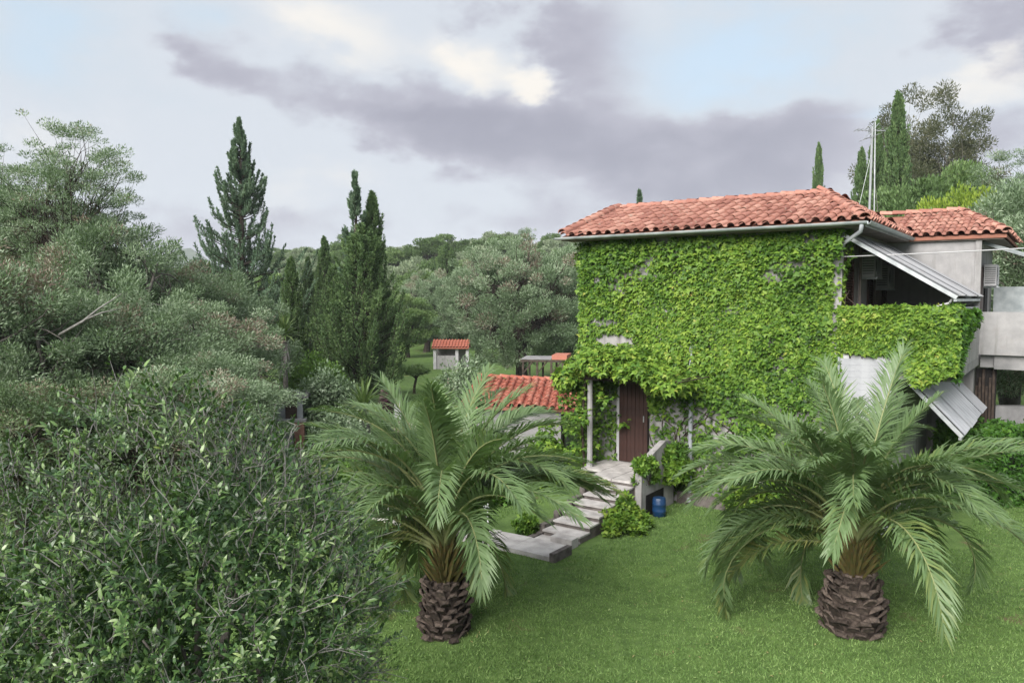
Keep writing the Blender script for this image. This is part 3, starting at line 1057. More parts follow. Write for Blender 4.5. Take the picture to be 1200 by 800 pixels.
def broadleaf(seed, crown, n_clump, clump_r, n_leaf, L, Wd, mat, bark, trunk_r=0.16, tmpl=T_DIAMOND, shape=(1, 1, 1), trunk_h=1.2, limbs=7,
              droop=0.0, hollow=0.45, dry=0.0, flat=0.75, twig_r=0.012, up=0.3, bottom=-0.8):
    """tree or bush: returns (trunk mesh, crown mesh).  crown = (rx, ry, rz, zc): ellipsoid filled with leaf clumps"""
    rs = np.random.RandomState(seed)
    rx, ry, rz, zc = crown
    c = []
    while len(c) < n_clump:
        d = rdir(rs, 1)[0]
        r = (hollow + (1 - hollow) * rs.rand() ** 0.6) * (0.82 + 0.36 * rs.rand())
        p = d * r
        if p[2] < bottom:
            continue
        c.append(p * (rx, ry, rz) + (0, 0, zc))
    c = np.array(c)
    cr = clump_r * rs.uniform(0.55, 1.3, n_clump)
    ctint = rs.normal(0.45, 0.17, n_clump)
    sick = c[rs.randint(0, n_clump, 4)]                                # dry boughs die back together
    near_ = np.min(np.linalg.norm((c[:, None] - sick[None]) / rx, axis=2), axis=1)
    isdry = (rs.rand(n_clump) < dry * 0.35) | ((near_ < 0.34) & (rs.rand(n_clump) < min(1.0, dry * 4)))
    ctint = np.where(isdry, rs.uniform(0.95, 1.25, n_clump), np.clip(ctint, 0.08, 0.85))
    w = cr ** 2
    k = rs.choice(n_clump, n_leaf, p=w / w.sum())
    d = rdir(rs, n_leaf)
    d[:, 2] = d[:, 2] * 0.8 + 0.12
    off = d * (rs.rand(n_leaf, 1) ** 0.45) * cr[k][:, None] * (1, 1, flat)
    P = c[k] + off
    outw = unit(c[k] - np.array([0, 0, zc - rz * 0.4]))
    D = unit(d * 0.8 + outw * 0.5 + rdir(rs, n_leaf) * 0.7 + np.array([0, 0, up - droop]))
    N = unit(rdir(rs, n_leaf) * 0.7 + d * 0.5 + np.array([0, 0, 0.7]))
    sc = rs.uniform(0.7, 1.25, n_leaf)
    Vl, Fl = leaves(P, D, N, L * sc, Wd * sc, tmpl)
    crown_mb = MB().add(Vl, Fl, rep(ctint[k], tmpl))
    tr = MB()
    th_ = trunk_h
    lean = rs.normal(size=2) * 0.12
    top = np.array([lean[0], lean[1], th_])
    tr.tube([(0, 0, -0.3), (0.0, 0.0, 0.05), tuple(top * (0.5, 0.5, 0.5) + rs.normal(size=3) * 0.04), tuple(top)], (trunk_r * 1.5, trunk_r * 1.15, trunk_r * 0.95, trunk_r * 0.85), 9)
    ang = rs.uniform(0, 6.28)
    ends = []
    for i in range(limbs):
        a = ang + i * 6.283 / limbs + rs.uniform(-.3, .3)
        rr = rs.uniform(0.35, 0.7)
        ends.append((rx * rr * math.cos(a), ry * rr * math.sin(a), zc + rz * rs.uniform(-0.25, 0.5)))
    ends.append((0, 0, zc + rz * 0.5))
    ends = np.array(ends)
    for e in ends:
        tr.tube(bent(top, e, rs, 0.22, 6), np.linspace(trunk_r * 0.6, trunk_r * 0.16, 6), 6)
    for ci in range(n_clump):
        dd = np.linalg.norm(ends - c[ci], axis=1)
        e = ends[dd.argmin()]
        f0 = rs.uniform(0.45, 1.0)
        tr.tube(bent(e * f0 + top * (1 - f0), c[ci], rs, 0.25, 4), np.linspace(trunk_r * 0.07 + twig_r, twig_r * 0.4, 4), 4, cap=False)
    return tr.mesh('trunk', bark, True), crown_mb.mesh('crown', mat)


def plume_conifer(seed, H, Rb, n_plume, n_leaf, L, Wd, mat, top_sharp=1.0, ragged=0.3, base=0.05, plume_len=0.12, plume_r=0.16, tilt=0.35, tmpl=T_DIAMOND, prof=None):
    """cypress-like tree: upward plumes round a straight stem"""
    rs = np.random.RandomState(seed)
    hs = base + (1 - base) * rs.rand(n_plume) ** 1.15
    prof = prof or (lambda t: (1 - t) ** top_sharp * min(1, 0.45 + t * 4))
    br = MB()
    br.tube([(0, 0, -0.4), (0, 0, H * 0.4), (0.05, 0.02, H * 0.97)], (H * 0.022 + 0.06, H * 0.014, 0.02), 8)
    Ps, Ds, Ts = [], [], []
    per = n_leaf // n_plume
    for h in hs:
        a = rs.uniform(0, 6.283)
        Rh = Rb * prof(h) * (1 + ragged * rs.normal())
        Rh = max(Rh, 0.05)
        o = np.array([math.cos(a), math.sin(a), 0])
        ln = H * plume_len * rs.uniform(0.45, 1.35) * (0.22 + 1.0 * prof(h))
        p0 = np.array([0, 0, h * H * 0.97])
        p1 = p0 + o * Rh * rs.uniform(0.55, 1.0)
        p1[2] += Rh * tilt
        p2 = p1 + o * Rh * 0.18 + np.array([0, 0, ln])
        p2[2] = min(p2[2], H * 1.0 + 0.1)
        br.tube([p0, (p0 + p1) / 2 - (0, 0, Rh * 0.05), p1, p2], (0.035, 0.028, 0.02, 0.006), 4, cap=False)
        t = rs.rand(per)
        pc = np.where((t < 0.35)[:, None], p0 * 0.35 + p1 * 0.65 + (p1 - p0) * 0.35 * (t / 0.35)[:, None], p1 + (p2 - p1) * ((t - 0.35) / 0.65)[:, None])
        rr = plume_r * H / 10 * (0.30 + 0.9 * prof(h)) * (1.1 - t)[:, None] * rs.uniform(0.4, 1.2, (per, 1)) * rs.uniform(0.7, 1.3)
        dd = rdir(rs, per)
        Ps.append(pc + dd * rr)
        Ds.append(unit(dd * 0.45 + o * 0.15 + np.array([0, 0, 0.85]) + rdir(rs, per) * 0.35))
        Ts.append(np.full(per, np.clip(rs.normal(0.45, 0.2), 0, 1)))
    P, D, T = np.concatenate(Ps), np.concatenate(Ds), np.concatenate(Ts)
    N = rdir(rs, len(P))
    sc = rs.uniform(0.6, 1.3, len(P))
    V, F = leaves(P, D, N, L * sc, Wd * sc, tmpl)
    cm_ = MB().add(V, F, rep(T, tmpl))
    return br.mesh('trunk', M['bark'], True), cm_.mesh('crown', mat)


def plant(name, meshes, loc, label, cat, group=None, rz=0.0, sc=1.0):
    o = thing(name, loc, label, cat, group, rz)
    o.scale = sc if isinstance(sc, (tuple, list)) else (sc, sc, sc)
    link('trunk', meshes[0], o)
    link('crown', meshes[1], o)
    return o


def on_ground(px, D):
    p = at(px, 400, D)
    return Vector((p.x, p.y, thz(p.x, p.y)))


def place(name, meshes, px, D, top_py, h_ref, label, cat='tree', group=None, rz=0.0, sxy=None, z0=None):
    """stand a tree in the direction px, D metres off, scaled so that its top reaches photo row top_py"""
    g_ = on_ground(px, D)
    if z0 is not None:
        g_.z = z0
    zt = at(px, top_py, D).z
    s = (zt - g_.z) / h_ref
    s2 = s if sxy is None else sxy
    return plant(name, meshes, g_, label, cat, group, rz, (s2, s2, s))


# ------------------------------------------------------------------ palms
def frond_mesh(rs, Lf, e0, droop, width=0.46, dry=0.0, twist=0.0):
    n = 26
    s = np.linspace(0, 1, n)
    ang = e0 - droop * s ** 1.25
    step = Lf / (n - 1)
    x = np.concatenate([[0], np.cumsum(np.cos((ang[1:] + ang[:-1]) / 2) * step)])
    z = np.concatenate([[0], np.cumsum(np.sin((ang[1:] + ang[:-1]) / 2) * step)])
    side = rs.normal() * 0.10 * Lf
    y = side * s ** 2
    C = np.stack([x, y, z], 1)
    Tn = unit(np.gradient(C, axis=0))
    ra = MB()
    ra.tube(C[::2], np.interp(s[::2], [0, 0.12, 0.5, 1], [0.042, 0.024, 0.014, 0.004]), 5, cap=False)
    lf = MB()
    nl = 84
    Ps, Ds, Ns, Ls, Ti = [], [], [], [], []
    for sd in (-1, 1):
        u = np.linspace(0.10, 0.995, nl) + rs.uniform(-0.006, 0.006, nl)
        u = np.clip(u, 0, 1)
        cp = np.stack([np.interp(u, s, C[:, i]) for i in range(3)], 1)
        tg = unit(np.stack([np.interp(u, s, Tn[:, i]) for i in range(3)], 1))
        bi = unit(np.cross(np.array([0, 0, 1.0]), tg) + 1e-6)
        nm_ = np.cross(tg, bi)
        tw = twist * u[:, None]
        bi2 = bi * np.cos(tw) + nm_ * np.sin(tw)
        nm2 = -bi * np.sin(tw) + nm_ * np.cos(tw)
        phi = np.interp(u, [0, 0.3, 1], [R(64), R(50), R(20)]) + rs.normal(size=nl) * 0.10
        vee = 0.45 + rs.normal(size=nl) * 0.2
        d = tg * np.cos(phi)[:, None] + bi2 * (sd * np.sin(phi))[:, None] + nm2 * (vee * np.sin(phi))[:, None]
        ln = width * np.interp(u, [0, 0.10, 0.22, 0.5, 0.8, 1.0], [0.12, 0.25, 0.72, 1.0, 0.85, 0.45]) * rs.uniform(0.85, 1.1, nl)
        Ps.append(cp)
        Ds.append(unit(d))
        Ns.append(nm2 + bi2 * sd * -0.3)
        Ls.append(ln)
        Ti.append(np.clip(np.where(u < 0.22, 0.12, 0.60) + rs.normal(size=nl) * 0.07 - dry * 0.5, 0, 1))
    P, D, N, Ln, Tt = map(np.concatenate, (Ps, Ds, Ns, Ls, Ti))
    B = unit(np.cross(N, D))
    w = 0.0135 * np.interp(Ln, [0.05, 0.3, 0.5], [0.45, 0.9, 1.05])[:, None]
    mid = P + D * (Ln * 0.5)[:, None]
    D2 = unit(D + np.array([0, 0, -0.45 - 0.4 * dry]))
    tip = mid + D2 * (Ln * 0.5)[:, None]
    m = len(P)
    V = np.stack([P - B * w * 0.6, P + B * w * 0.6, mid + B * w, mid - B * w, tip], 1).reshape(-1, 3)
    i0 = np.arange(m) * 5
    lf.add(V, np.stack([i0, i0 + 1, i0 + 2, i0 + 3], 1), np.repeat(Tt, 5))
    lf.f.append(np.stack([i0 + 3, i0 + 2, i0 + 4], 1).astype(np.int32))
    return lf.mesh('frond', M['frond']), ra.mesh('rachis', M['rachis'], True)


def palm(loc, label, seed, trunk_r, trunk_h, fronds, heart_h, tprof):
    rs = np.random.RandomState(seed)
    p = thing('palm_tree', loc, label, 'palm', 'young date palms on the lawn')
    prof_z = np.array([-0.1, 0.0, 0.18, 0.45, 0.75, 1.0]) * trunk_h
    prof_r = np.array(tprof) * trunk_r
    MB().tube([(0, 0, z) for z in prof_z], prof_r * 0.9, 14).build('trunk', M['boss'], p)
    # old leaf bases, set in spirals
    bm1 = MB().poly([(0.0, -0.080, 0), (0, 0.080, 0), (0.030, 0.074, 0.05), (0.030, -0.074, 0.05), (0.072, 0.052, 0.120), (0.072, -0.052, 0.120), (0.02, 0.055, 0.135), (0.02, -0.055, 0.135), (0.060, 0, 0.150)],
                    [(0, 1, 2, 3), (3, 2, 4, 5), (5, 4, 8), (4, 6, 8), (8, 7, 5), (1, 6, 4, 2), (0, 3, 5, 7), (6, 7, 8)]).mesh('leaf_base', M['boss'])
    rows = int(trunk_h / 0.085)
    for r in range(rows):
        z = (r + 0.2) / rows * trunk_h - 0.03
        rr = float(np.interp(z, prof_z, prof_r)) * 0.90
        k = 11
        for i in range(k):
            a = (i + 0.5 * (r % 2)) * 6.2832 / k + rs.uniform(-.06, .06)
            o = link('leaf_base', bm1, p)
            o.location = (rr * math.cos(a), rr * math.sin(a), z + rs.uniform(-.012, .012))
            o.rotation_euler = (rs.uniform(-0.15, 0.15), rs.uniform(-0.1, 0.5), a)
            o.scale = (rs.uniform(0.6, 1.6), rr * 6.2832 / k / 0.15 * 0.95, rs.uniform(0.75, 1.15))
    # heart: cut petiole stubs rising in a cone
    hs_m = MB().poly([(0, -0.035, 0), (0, 0.035, 0), (0.03, 0.0, 0), (0.07, -0.022, 0.42), (0.07, 0.022, 0.42), (0.095, 0.0, 0.42), (0.13, 0, 0.62)],
                     [(0, 3, 4, 1), (1, 4, 5, 2), (2, 5, 3, 0), (3, 6, 4), (4, 6, 5), (5, 6, 3)]).mesh('petiole_stub', M['petiole'])
    for i in range(64):
        a = i * 2.39996
        f = i / 64
        o = link('petiole_stub', hs_m, p)
        rr = trunk_r * (0.50 - 0.36 * f)
        o.location = (rr * math.cos(a), rr * math.sin(a), trunk_h * 0.92 + f * heart_h * 0.55)
        o.rotation_euler = (0, 0.38 - 0.32 * f + rs.uniform(-.1, .1), a)
        o.scale = (1, 0.9, rs.uniform(0.35, 0.70))
    MB().tube([(0, 0, trunk_h * 0.9), (0, 0, trunk_h + heart_h * 0.5), (0, 0, trunk_h + heart_h)], (trunk_r * 0.48, trunk_r * 0.28, 0.05), 10).build('heart', M['petiole'], p, True)
    for (az_, e0, dr, Lf, dry) in fronds:
        fm, rm = frond_mesh(rs, Lf, e0, dr, 0.50 if Lf > 1.8 else 0.40, dry, rs.normal() * 0.25)
        f = link('frond', fm, p)
        frac = max(0.0, min(1.0, (e0 + 0.2) / 1.6))
        r0 = trunk_r * (0.42 - 0.34 * frac)
        f.location = (r0 * math.cos(az_), r0 * math.sin(az_), trunk_h + heart_h * (0.25 + 0.6 * frac))
        f.rotation_euler = (0, 0, az_)
        link('rachis', rm, f)
    return p


def spiral_fronds(seed, n, Lmax, e_hi=1.48, e_lo=0.12, lift=False, extra=()):
    rs = np.random.RandomState(seed)
    out = []
    for i in range(n):
        f = i / (n - 1)
        e = e_hi + (e_lo - e_hi) * f ** 0.95 + rs.normal() * 0.12
        dr = 0.75 + 1.85 * f ** 0.6 + rs.normal() * 0.30
        a_ = i * 2.39996 + rs.normal() * 0.12
        toward = math.cos(a_ + math.pi / 2)          # 1 when the frond points straight at the lawn side
        if (toward > 0.25 and f > 0.45) or (toward > -0.1 and f > 0.7 and rs.rand() < 0.6):
            continue
        if lift and math.cos(a_) > 0.4 and f > 0.45:     # the side over the steps carries its fronds high
            e, dr = max(e, 1.0), min(dr, 1.6)
        out.append((a_, e, dr, Lmax * rs.uniform(0.86, 1.06) * (0.80 + 0.2 * math.sin(f * 2.6 + 0.4)), (max(0, (f - 0.6) * 1.6) * rs.uniform(0.2, 1.3)) if rs.rand() < 0.8 else 0.9 * f))
    return out + list(extra)


pr = on_ground(1007, 10.35)
palm(pr, 'young date palm with a squat scaly trunk standing in front of the house corner', 3, 0.40, 0.82, spiral_fronds(21, 96, 2.72, e_hi=1.32, e_lo=0.52, extra=((0.25, 1.38, 0.35, 2.6, 0), (2.7, 1.50, 0.3, 2.1, 0), (1.2, 1.32, 0.5, 2.5, 0))), 0.70, (0.88, 0.96, 1.0, 0.94, 0.74, 0.48))
plft = on_ground(520, 10.25)
palm(plft, 'young date palm with a slimmer trunk beside the big olive bush', 8, 0.305, 0.74, spiral_fronds(37, 100, 2.70, e_hi=1.50, e_lo=0.50, lift=True), 0.72, (1.0, 1.0, 0.98, 0.94, 0.86, 0.66))

# ------------------------------------------------------------------ creeper on the house
def noise2(rs, k=24, fmin=0.4, fmax=3.5):
    a = rs.uniform(fmin, fmax, k)
    th_ = rs.uniform(0, 6.283, k)
    ph = rs.uniform(0, 6.283, k)
    am = 1 / a ** 0.7

    def f(x, z):
        r = 0
        for i in range(k):
            r = r + am[i] * np.sin((x * math.cos(th_[i]) + z * math.sin(th_[i])) * a[i] * 2 + ph[i])
        return r / am.sum() * 2.2
    return f


rs = np.random.RandomState(77)
nz1 = noise2(rs)
nz2 = noise2(rs, 24, 2.0, 8.0)
holes = []
for px, py, rx_, rz_, w_ in ((720, 397, .42, .10, 1.6), (700, 378, .30, .10, .5), (745, 318, .40, .16, .9), (722, 335, .3, .14, .9), (760, 305, .2, .1, .7), (715, 375, .35, .10, .8), (930, 308, .42, .10, 1.1), (905, 322, .25, .12, .9), (952, 278, .2, .08, .8),
                             (862, 362, .2, .10, .8), (897, 381, .14, .05, 1.1), (915, 430, .2, .1, .5), (935, 340, .22, .06, .5), (748, 352, .15, .08, .5), (812, 352, .12, .07, .4), (955, 395, .15, .05, .6)):
    hx, hz = wall_pt(px, py)
    holes.append((hx, hz, rx_, rz_, w_))


def ivy_density(x, z):
    d = 0.92 + 0.28 * nz1(x, z) + 0.16 * nz2(x, z)
    lowf = sm(2.75, 2.0, z)                                       # the foot of the wall is only half grown over
    pat = sm(-0.05, 0.55, nz2(x * 0.7, z * 0.7 + 3) + 0.35 * nz1(x * 1.3, z * 1.3))
    d = d * (1 - lowf) + lowf * (0.14 + 0.85 * pat)
    d = np.where((x > -0.13) & (z > 3.9) & (z < 5.45), d * 0.06, d)
    bare = sm(0.45, 0.75, nz2(x * 0.55 + 11, z * 1.1 + 7) * 0.6 + nz1(x * 1.1 + 3, z * 1.6) * 0.5)
    d = d * (1 - 0.9 * bare)
    for hx, hz, a, b, w_ in holes:
        d = d - 1.25 * w_ * np.exp(-(((x - hx) / a) ** 2 + ((z - hz) / b) ** 2) + 0.35 * nz2(x * 2, z * 2))
    d = np.where((z > 2.75) & ~((np.abs(x - holes[0][0]) < 0.55) & (np.abs(z - holes[0][1]) < 0.16)), np.maximum(d, 0.13), d)
    dd = ((x > dx0 - 0.05) & (x < dx1 + 0.05) & (z < LZ + 2.15))
    d = np.where(dd, -1, d)
    return d


def ivy_patch(n, gen, dens, L, tmpl, depth, out_n, tint_shift=0.0, seed=1):
    """gen(n) -> points (n,3) on a surface, out_n outward normal (3,) or (n,3)"""
    r_ = np.random.RandomState(seed)
    P, a, b = gen(r_, n)
    dn = dens(a, b)
    keep = r_.rand(n) < np.clip(dn, 0, 1)
    P, a, b, dn = P[keep], a[keep], b[keep], dn[keep]
    o = np.broadcast_to(np.asarray(out_n, float), (n, 3))[keep]
    m = len(P)
    dep = r_.rand(m) ** 0.8 * depth * 1.3 * (0.50 + 0.8 * np.clip(nz1(a * 1.7 + 5, b * 1.7), -0.6, 1.2))
    P = P + o * dep[:, None]
    D = unit(np.array([0, 0, -0.75]) + rdir(r_, m) * 0.85 + o * 0.35)
    N = unit(o * 1.0 + np.array([0, 0, 0.5]) + rdir(r_, m) * 0.65)
    sc = r_.uniform(0.45, 1.4, m)
    V, F = leaves(P, D, N, L * sc, L * 1.02 * sc, tmpl)
    tn = np.clip(0.42 + 0.36 * nz1(a * 0.9 + 9, b * 0.9) + 0.22 * nz2(a, b) + r_.normal(size=m) * 0.14 + tint_shift, 0, 1)
    return V, F, rep(tn, tmpl)


def stems_on(rs_, n, x0, x1, zmax, yoff=-0.012):
    mb = MB()
    for i in range(n):
        x = rs_.uniform(x0, x1)
        z = rs_.uniform(-0.05, 0.3)
        pts = [(x, yoff, z)]
        a = rs_.uniform(-0.4, 0.4)
        top = rs_.uniform(1.5, zmax)
        while z < top:
            a += rs_.normal() * 0.35
            a *= 0.85
            x += math.sin(a) * 0.18
            z += math.cos(a) * 0.18
            x = min(max(x, x0), x1)
            pts.append((x, yoff - 0.006 * (i % 3), z))
        mb.tube(pts, np.linspace(0.018, 0.005, len(pts)), 4)
    return mb


ivy = thing('climbing_creeper', h2w(0, 0, 0), 'bright green creeper covering nearly all of the front wall of the house', 'creeper', 'creepers on the house', rz=HANG)
mb = MB()


def gen_front(r_, n):
    x = r_.uniform(-5.9, 0.06, n)
    z = r_.uniform(0.15, 5.9, n)
    return np.stack([x, np.full(n, -0.02), z], 1), x, z


V, F, T = ivy_patch(44000, gen_front, ivy_density, 0.090, T_IVY, 0.16, (0, -1, 0), seed=4)
mb.add(V, F, T)


def gen_left(r_, n):
    y = r_.uniform(0, 1.3, n)
    z = r_.uniform(0.6, 5.9, n)
    return np.stack([np.full(n, -5.82), y, z], 1), y, z


V, F, T = ivy_patch(6500, gen_left, lambda a, b: 0.95 - 0.5 * sm(0.4, 1.3, a), 0.092, T_IVY, 0.16, (-1, 0, 0), seed=5)
mb.add(V, F, T)


def gen_retn(r_, n):                     # a little round the corner on to the balcony side, under the eave
    y = r_.uniform(0, 0.5, n) ** 1.3
    z = r_.uniform(3.9, 5.9, n)
    return np.stack([np.full(n, 0.02), y, z], 1), y, z


V, F, T = ivy_patch(900, gen_retn, lambda a, b: 0.5 * sm(0.4, 0.0, a) + 0.6 * (b > 5.6), 0.09, T_IVY, 0.1, (1, 0, 0), seed=6)
mb.add(V, F, T)
o = mb.build('leaves', M['ivy'], ivy)
o['kind'] = 'stuff'
stems_on(np.random.RandomState(3), 24, -5.7, -0.1, 5.6).build('stems', M['timber'], ivy)['kind'] = 'stuff'

ivb = thing('climbing_creeper', h2w(1, 0, BZ), 'creeper hanging thickly over the balcony parapet beneath the sheet awning', 'creeper', 'creepers on the house', rz=HANG)
mb = MB()


def gen_par(r_, n):
    x = r_.uniform(0.0, 2.05, n)
    z = r_.uniform(2.75, 4.40, n)
    return np.stack([x - 1, np.full(n, -0.03), z - BZ], 1), x, z


def den_par(x, z):
    lowb = 3.50 - 0.55 * sm(0.85, 1.5, x) + 0.18 * sm(1.6, 2.05, x) + 0.10 * nz2(x, 0 * x)
    return np.where(z > lowb, 0.95 - 0.3 * (nz2(x + 4, z) > 0.75), 0.0)


V, F, T = ivy_patch(12000, gen_par, den_par, 0.092, T_IVY, 0.24, (0, -1, 0), 0.06, seed=14)
mb.add(V, F, T)


def gen_ptop(r_, n):
    x = r_.uniform(0.0, 2.08, n)
    y = r_.uniform(-0.05, 0.25, n)
    return np.stack([x - 1, y, np.full(n, 4.30 - BZ)], 1), x, y


V, F, T = ivy_patch(2600, gen_ptop, lambda a, b: 0.9 + 0 * a, 0.10, T_IVY, 0.13, (0, -0.2, 1), 0.12, seed=15)
mb.add(V, F, T)
o = mb.build('leaves', M['ivy'], ivb)
o['kind'] = 'stuff'


def gen_pside(r_, n):
    y = r_.uniform(0.0, 4.6, n)
    z = r_.uniform(2.85, 4.32, n)
    return np.stack([np.full(n, 2.01 - 1), y, z - BZ], 1), y, z


V, F, T = ivy_patch(9000, gen_pside, lambda a, b: np.where(b > 3.0 + 0.42 * a, 0.95, 0.0) * (a < 3.4), 0.10, T_IVY, 0.16, (1, 0, 0), 0.1, seed=16)
o = MB().add(V, F, T).build('side_leaves', M['ivy_dark'], ivb)  # darker leaves: shade of the side turned from the light, put in colour
o['kind'] = 'stuff'
stems_on(np.random.RandomState(8), 6, -0.9, 0.9, 0.9).build('stems', M['timber'], ivb)['kind'] = 'stuff'

# vine roof over the door
vin = thing('porch_vine', h2w(-4.22, -0.55, LZ), 'leafy vine spread in a thick mat over the front door porch', 'vine', 'creepers on the house', rz=HANG)
mb = MB()
r_ = np.random.RandomState(31)
n = 9500
cl = np.stack([r_.uniform(-1.5, 1.35, 90), r_.uniform(-1.0, 0.55, 90), r_.uniform(2.12, 2.42, 90)], 1)
cl[:, 2] += 0.18 * np.sin(cl[:, 0] * 2.2 + 2.2) - 0.10 * (np.abs(cl[:, 0]) > 1.25)
k = r_.randint(0, 90, n)
d = rdir(r_, n)
P = cl[k] + d * (r_.rand(n, 1) ** 0.4) * (0.26, 0.25, 0.20)
D = unit(d * 0.5 + np.array([0, -0.2, -0.5]) + rdir(r_, n) * 0.6)
N = unit(d + np.array([0, -0.4, 0.7]))
V, F = leaves(P, D, N, 0.115 * r_.uniform(0.7, 1.3, n), 0.115 * r_.uniform(0.7, 1.3, n), T_IVY)
mb.add(V, F, rep(np.clip(0.60 + 0.25 * nz1(P[:, 0], P[:, 1] * 2) + r_.normal(size=n) * 0.14, 0, 1), T_IVY))
# strands hanging at the column and to the left of the wall
n = 1300
cl = np.stack([-1.1 + r_.normal(size=60) * 0.22, -0.35 + r_.normal(size=60) * 0.3, r_.uniform(-0.2, 2.0, 60)], 1)
k = r_.randint(0, 60, n)
d = rdir(r_, n)
P = cl[k] + d * 0.2 * r_.rand(n, 1)
V, F = leaves(P, unit(d + np.array([0, 0, -0.6])), unit(d + np.array([0, -0.4, 0.5])), 0.10, 0.10, T_IVY)
mb.add(V, F, rep(np.clip(0.45 + r_.normal(size=n) * 0.18, 0, 1), T_IVY))
o = mb.build('leaves', M['ivy'], vin)
o['kind'] = 'stuff'
sb = MB()
for i in range(16):
    x = r_.uniform(-1.5, 1.5)
    sb.tube([(x, -0.9, 2.1), (x + r_.normal() * .1, 0.0, 2.12 + r_.normal() * 0.05), (x + r_.normal() * .2, 0.68, 2.1)], 0.014, 4)
sb.tube([(-1.0, -0.4, 0.0), (-1.05, -0.42, 0.9), (-0.95, -0.45, 2.1)], 0.03, 6)
sb.build('stems', M['timber'], vin)['kind'] = 'stuff'


def leafy_shrub(name, loc, r3, n, L, mat, label, group=None, tmpl=T_IVY, seed=1, ncl=30, tshift=0.0, rz=0.0, cat='shrub'):
    r_ = np.random.RandomState(seed)
    s = thing(name, loc, label, cat, group, rz)
    rx, ry, rz_ = r3
    cl = rdir(r_, ncl) * (0.45 + 0.5 * r_.rand(ncl, 1))
    cl[:, 2] = np.abs(cl[:, 2]) * 1.0
    cl = cl * (rx, ry, rz_)
    cr = 0.42 * min(rx, ry, rz_) * r_.uniform(0.7, 1.35, ncl)
    ct = np.clip(r_.normal(0.48, 0.15, ncl) + tshift, 0, 1)
    k = r_.randint(0, ncl, n)
    d = rdir(r_, n)
    P = cl[k] + d * cr[k][:, None] * r_.rand(n, 1) ** 0.4
    P[:, 2] = np.maximum(P[:, 2], 0.02)
    D = unit(d * 0.8 + rdir(r_, n) * 0.7 + np.array([0, 0, 0.1]))
    N = unit(d * 0.6 + np.array([0, 0, 0.7]) + rdir(r_, n) * 0.5)
    sc = r_.uniform(0.65, 1.3, n)
    V, F = leaves(P, D, N, L * sc, L * sc * (1.0 if tmpl is T_IVY else 0.45), tmpl)
    MB().add(V, F, rep(ct[k], tmpl)).build('foliage', mat, s)['kind'] = 'stuff'
    st_ = MB()
    for i in range(ncl):
        st_.tube(bent((r_.normal() * 0.06, r_.normal() * 0.06, -0.05), cl[i], r_, 0.2, 4), (0.016, 0.012, 0.009, 0.004), 4)
    st_.build('stems', M['bark'], s)['kind'] = 'stuff'
    return s


leafy_shrub('ivy_shrub', h2w(-3.22, -2.75, 0), (0.34, 0.62, 0.72), 2900, 0.10, M['ivy'], 'yellow green leafy shrub spilling beside the stone steps', seed=51, tshift=0.05, rz=HANG)
leafy_shrub('ivy_shrub', h2w(-4.75, -3.95, 0), (0.22, 0.22, 0.42), 700, 0.085, M['ivy'], 'small leafy shrub at the foot of the steps behind the paving', seed=52, ncl=12)
leafy_shrub('ivy_shrub', h2w(-3.28, -0.45, 0.55), (0.36, 0.5, 1.0), 3200, 0.10, M['ivy'], 'creeper bush on the landing side wall above the blue barrel', seed=53, rz=HANG)
leafy_shrub('ivy_shrub', h2w(-3.42, -1.5, 0.72), (0.22, 0.42, 0.62), 2000, 0.095, M['ivy'], 'creeper trailing over the outer end of the landing wall', seed=57, rz=HANG)
leafy_shrub('ivy_shrub', h2w(-6.55, -0.5, 0), (0.55, 0.6, 1.45), 3600, 0.11, M['ivy'], 'tall leafy shrub between the small red roof and the porch', seed=54, ncl=50, rz=HANG)
leafy_shrub('ivy_shrub', h2w(-1.75, -0.45, 0), (0.35, 0.3, 0.8), 1700, 0.10, M['ivy'], 'low creeper bush at the wall foot right of the downpipe', seed=55, rz=HANG)
leafy_shrub('ivy_shrub', h2w(-0.7, -0.5, 0), (0.9, 0.4, 1.15), 3200, 0.10, M['ivy'], 'leafy shrub at the wall foot behind the palm fronds', seed=56, rz=HANG)
# clipped hedge on the far right
hd = thing('garden_hedge', (11.9, 17.0, 0), 'dark green leafy hedge beyond the palm, under the concrete balcony', 'hedge')
r_ = np.random.RandomState(61)
n = 16000
P = np.stack([r_.uniform(-2.2, 2.6, n), r_.uniform(-0.5, 0.5, n), r_.uniform(0, 1.62, n)], 1)
f_ = r_.randint(0, 3, n)
P[:, 1] = np.where(f_ == 0, -0.5 + r_.rand(n) * 0.16, P[:, 1])
P[:, 2] = np.where(f_ == 1, 1.5 + r_.rand(n) * 0.2 + 0.06 * np.sin(P[:, 0] * 5), P[:, 2])
P[:, 0] = np.where(f_ == 2, -2.2 + r_.rand(n) * 0.2, P[:, 0])
P += r_.normal(size=(n, 3)) * 0.05
D = unit(rdir(r_, n) + np.array([0, -0.4, -0.2]))
V, F = leaves(P, D, unit(rdir(r_, n) * 0.6 + np.array([0, -0.5, 0.7])), 0.10 * r_.uniform(.7, 1.3, n), 0.09, T_IVY)
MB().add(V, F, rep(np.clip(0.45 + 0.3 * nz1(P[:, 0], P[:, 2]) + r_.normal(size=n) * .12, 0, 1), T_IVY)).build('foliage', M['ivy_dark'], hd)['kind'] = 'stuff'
hb = MB()
for i in range(24):
    x = -2.1 + i * 0.19
    hb.tube([(x, 0, -0.05), (x + r_.normal() * .05, r_.normal() * .1, 0.8), (x + r_.normal() * .1, r_.normal() * .2, 1.5)], (0.03, 0.02, 0.008), 5)
hb.build('stems', M['bark'], hd)['kind'] = 'stuff'

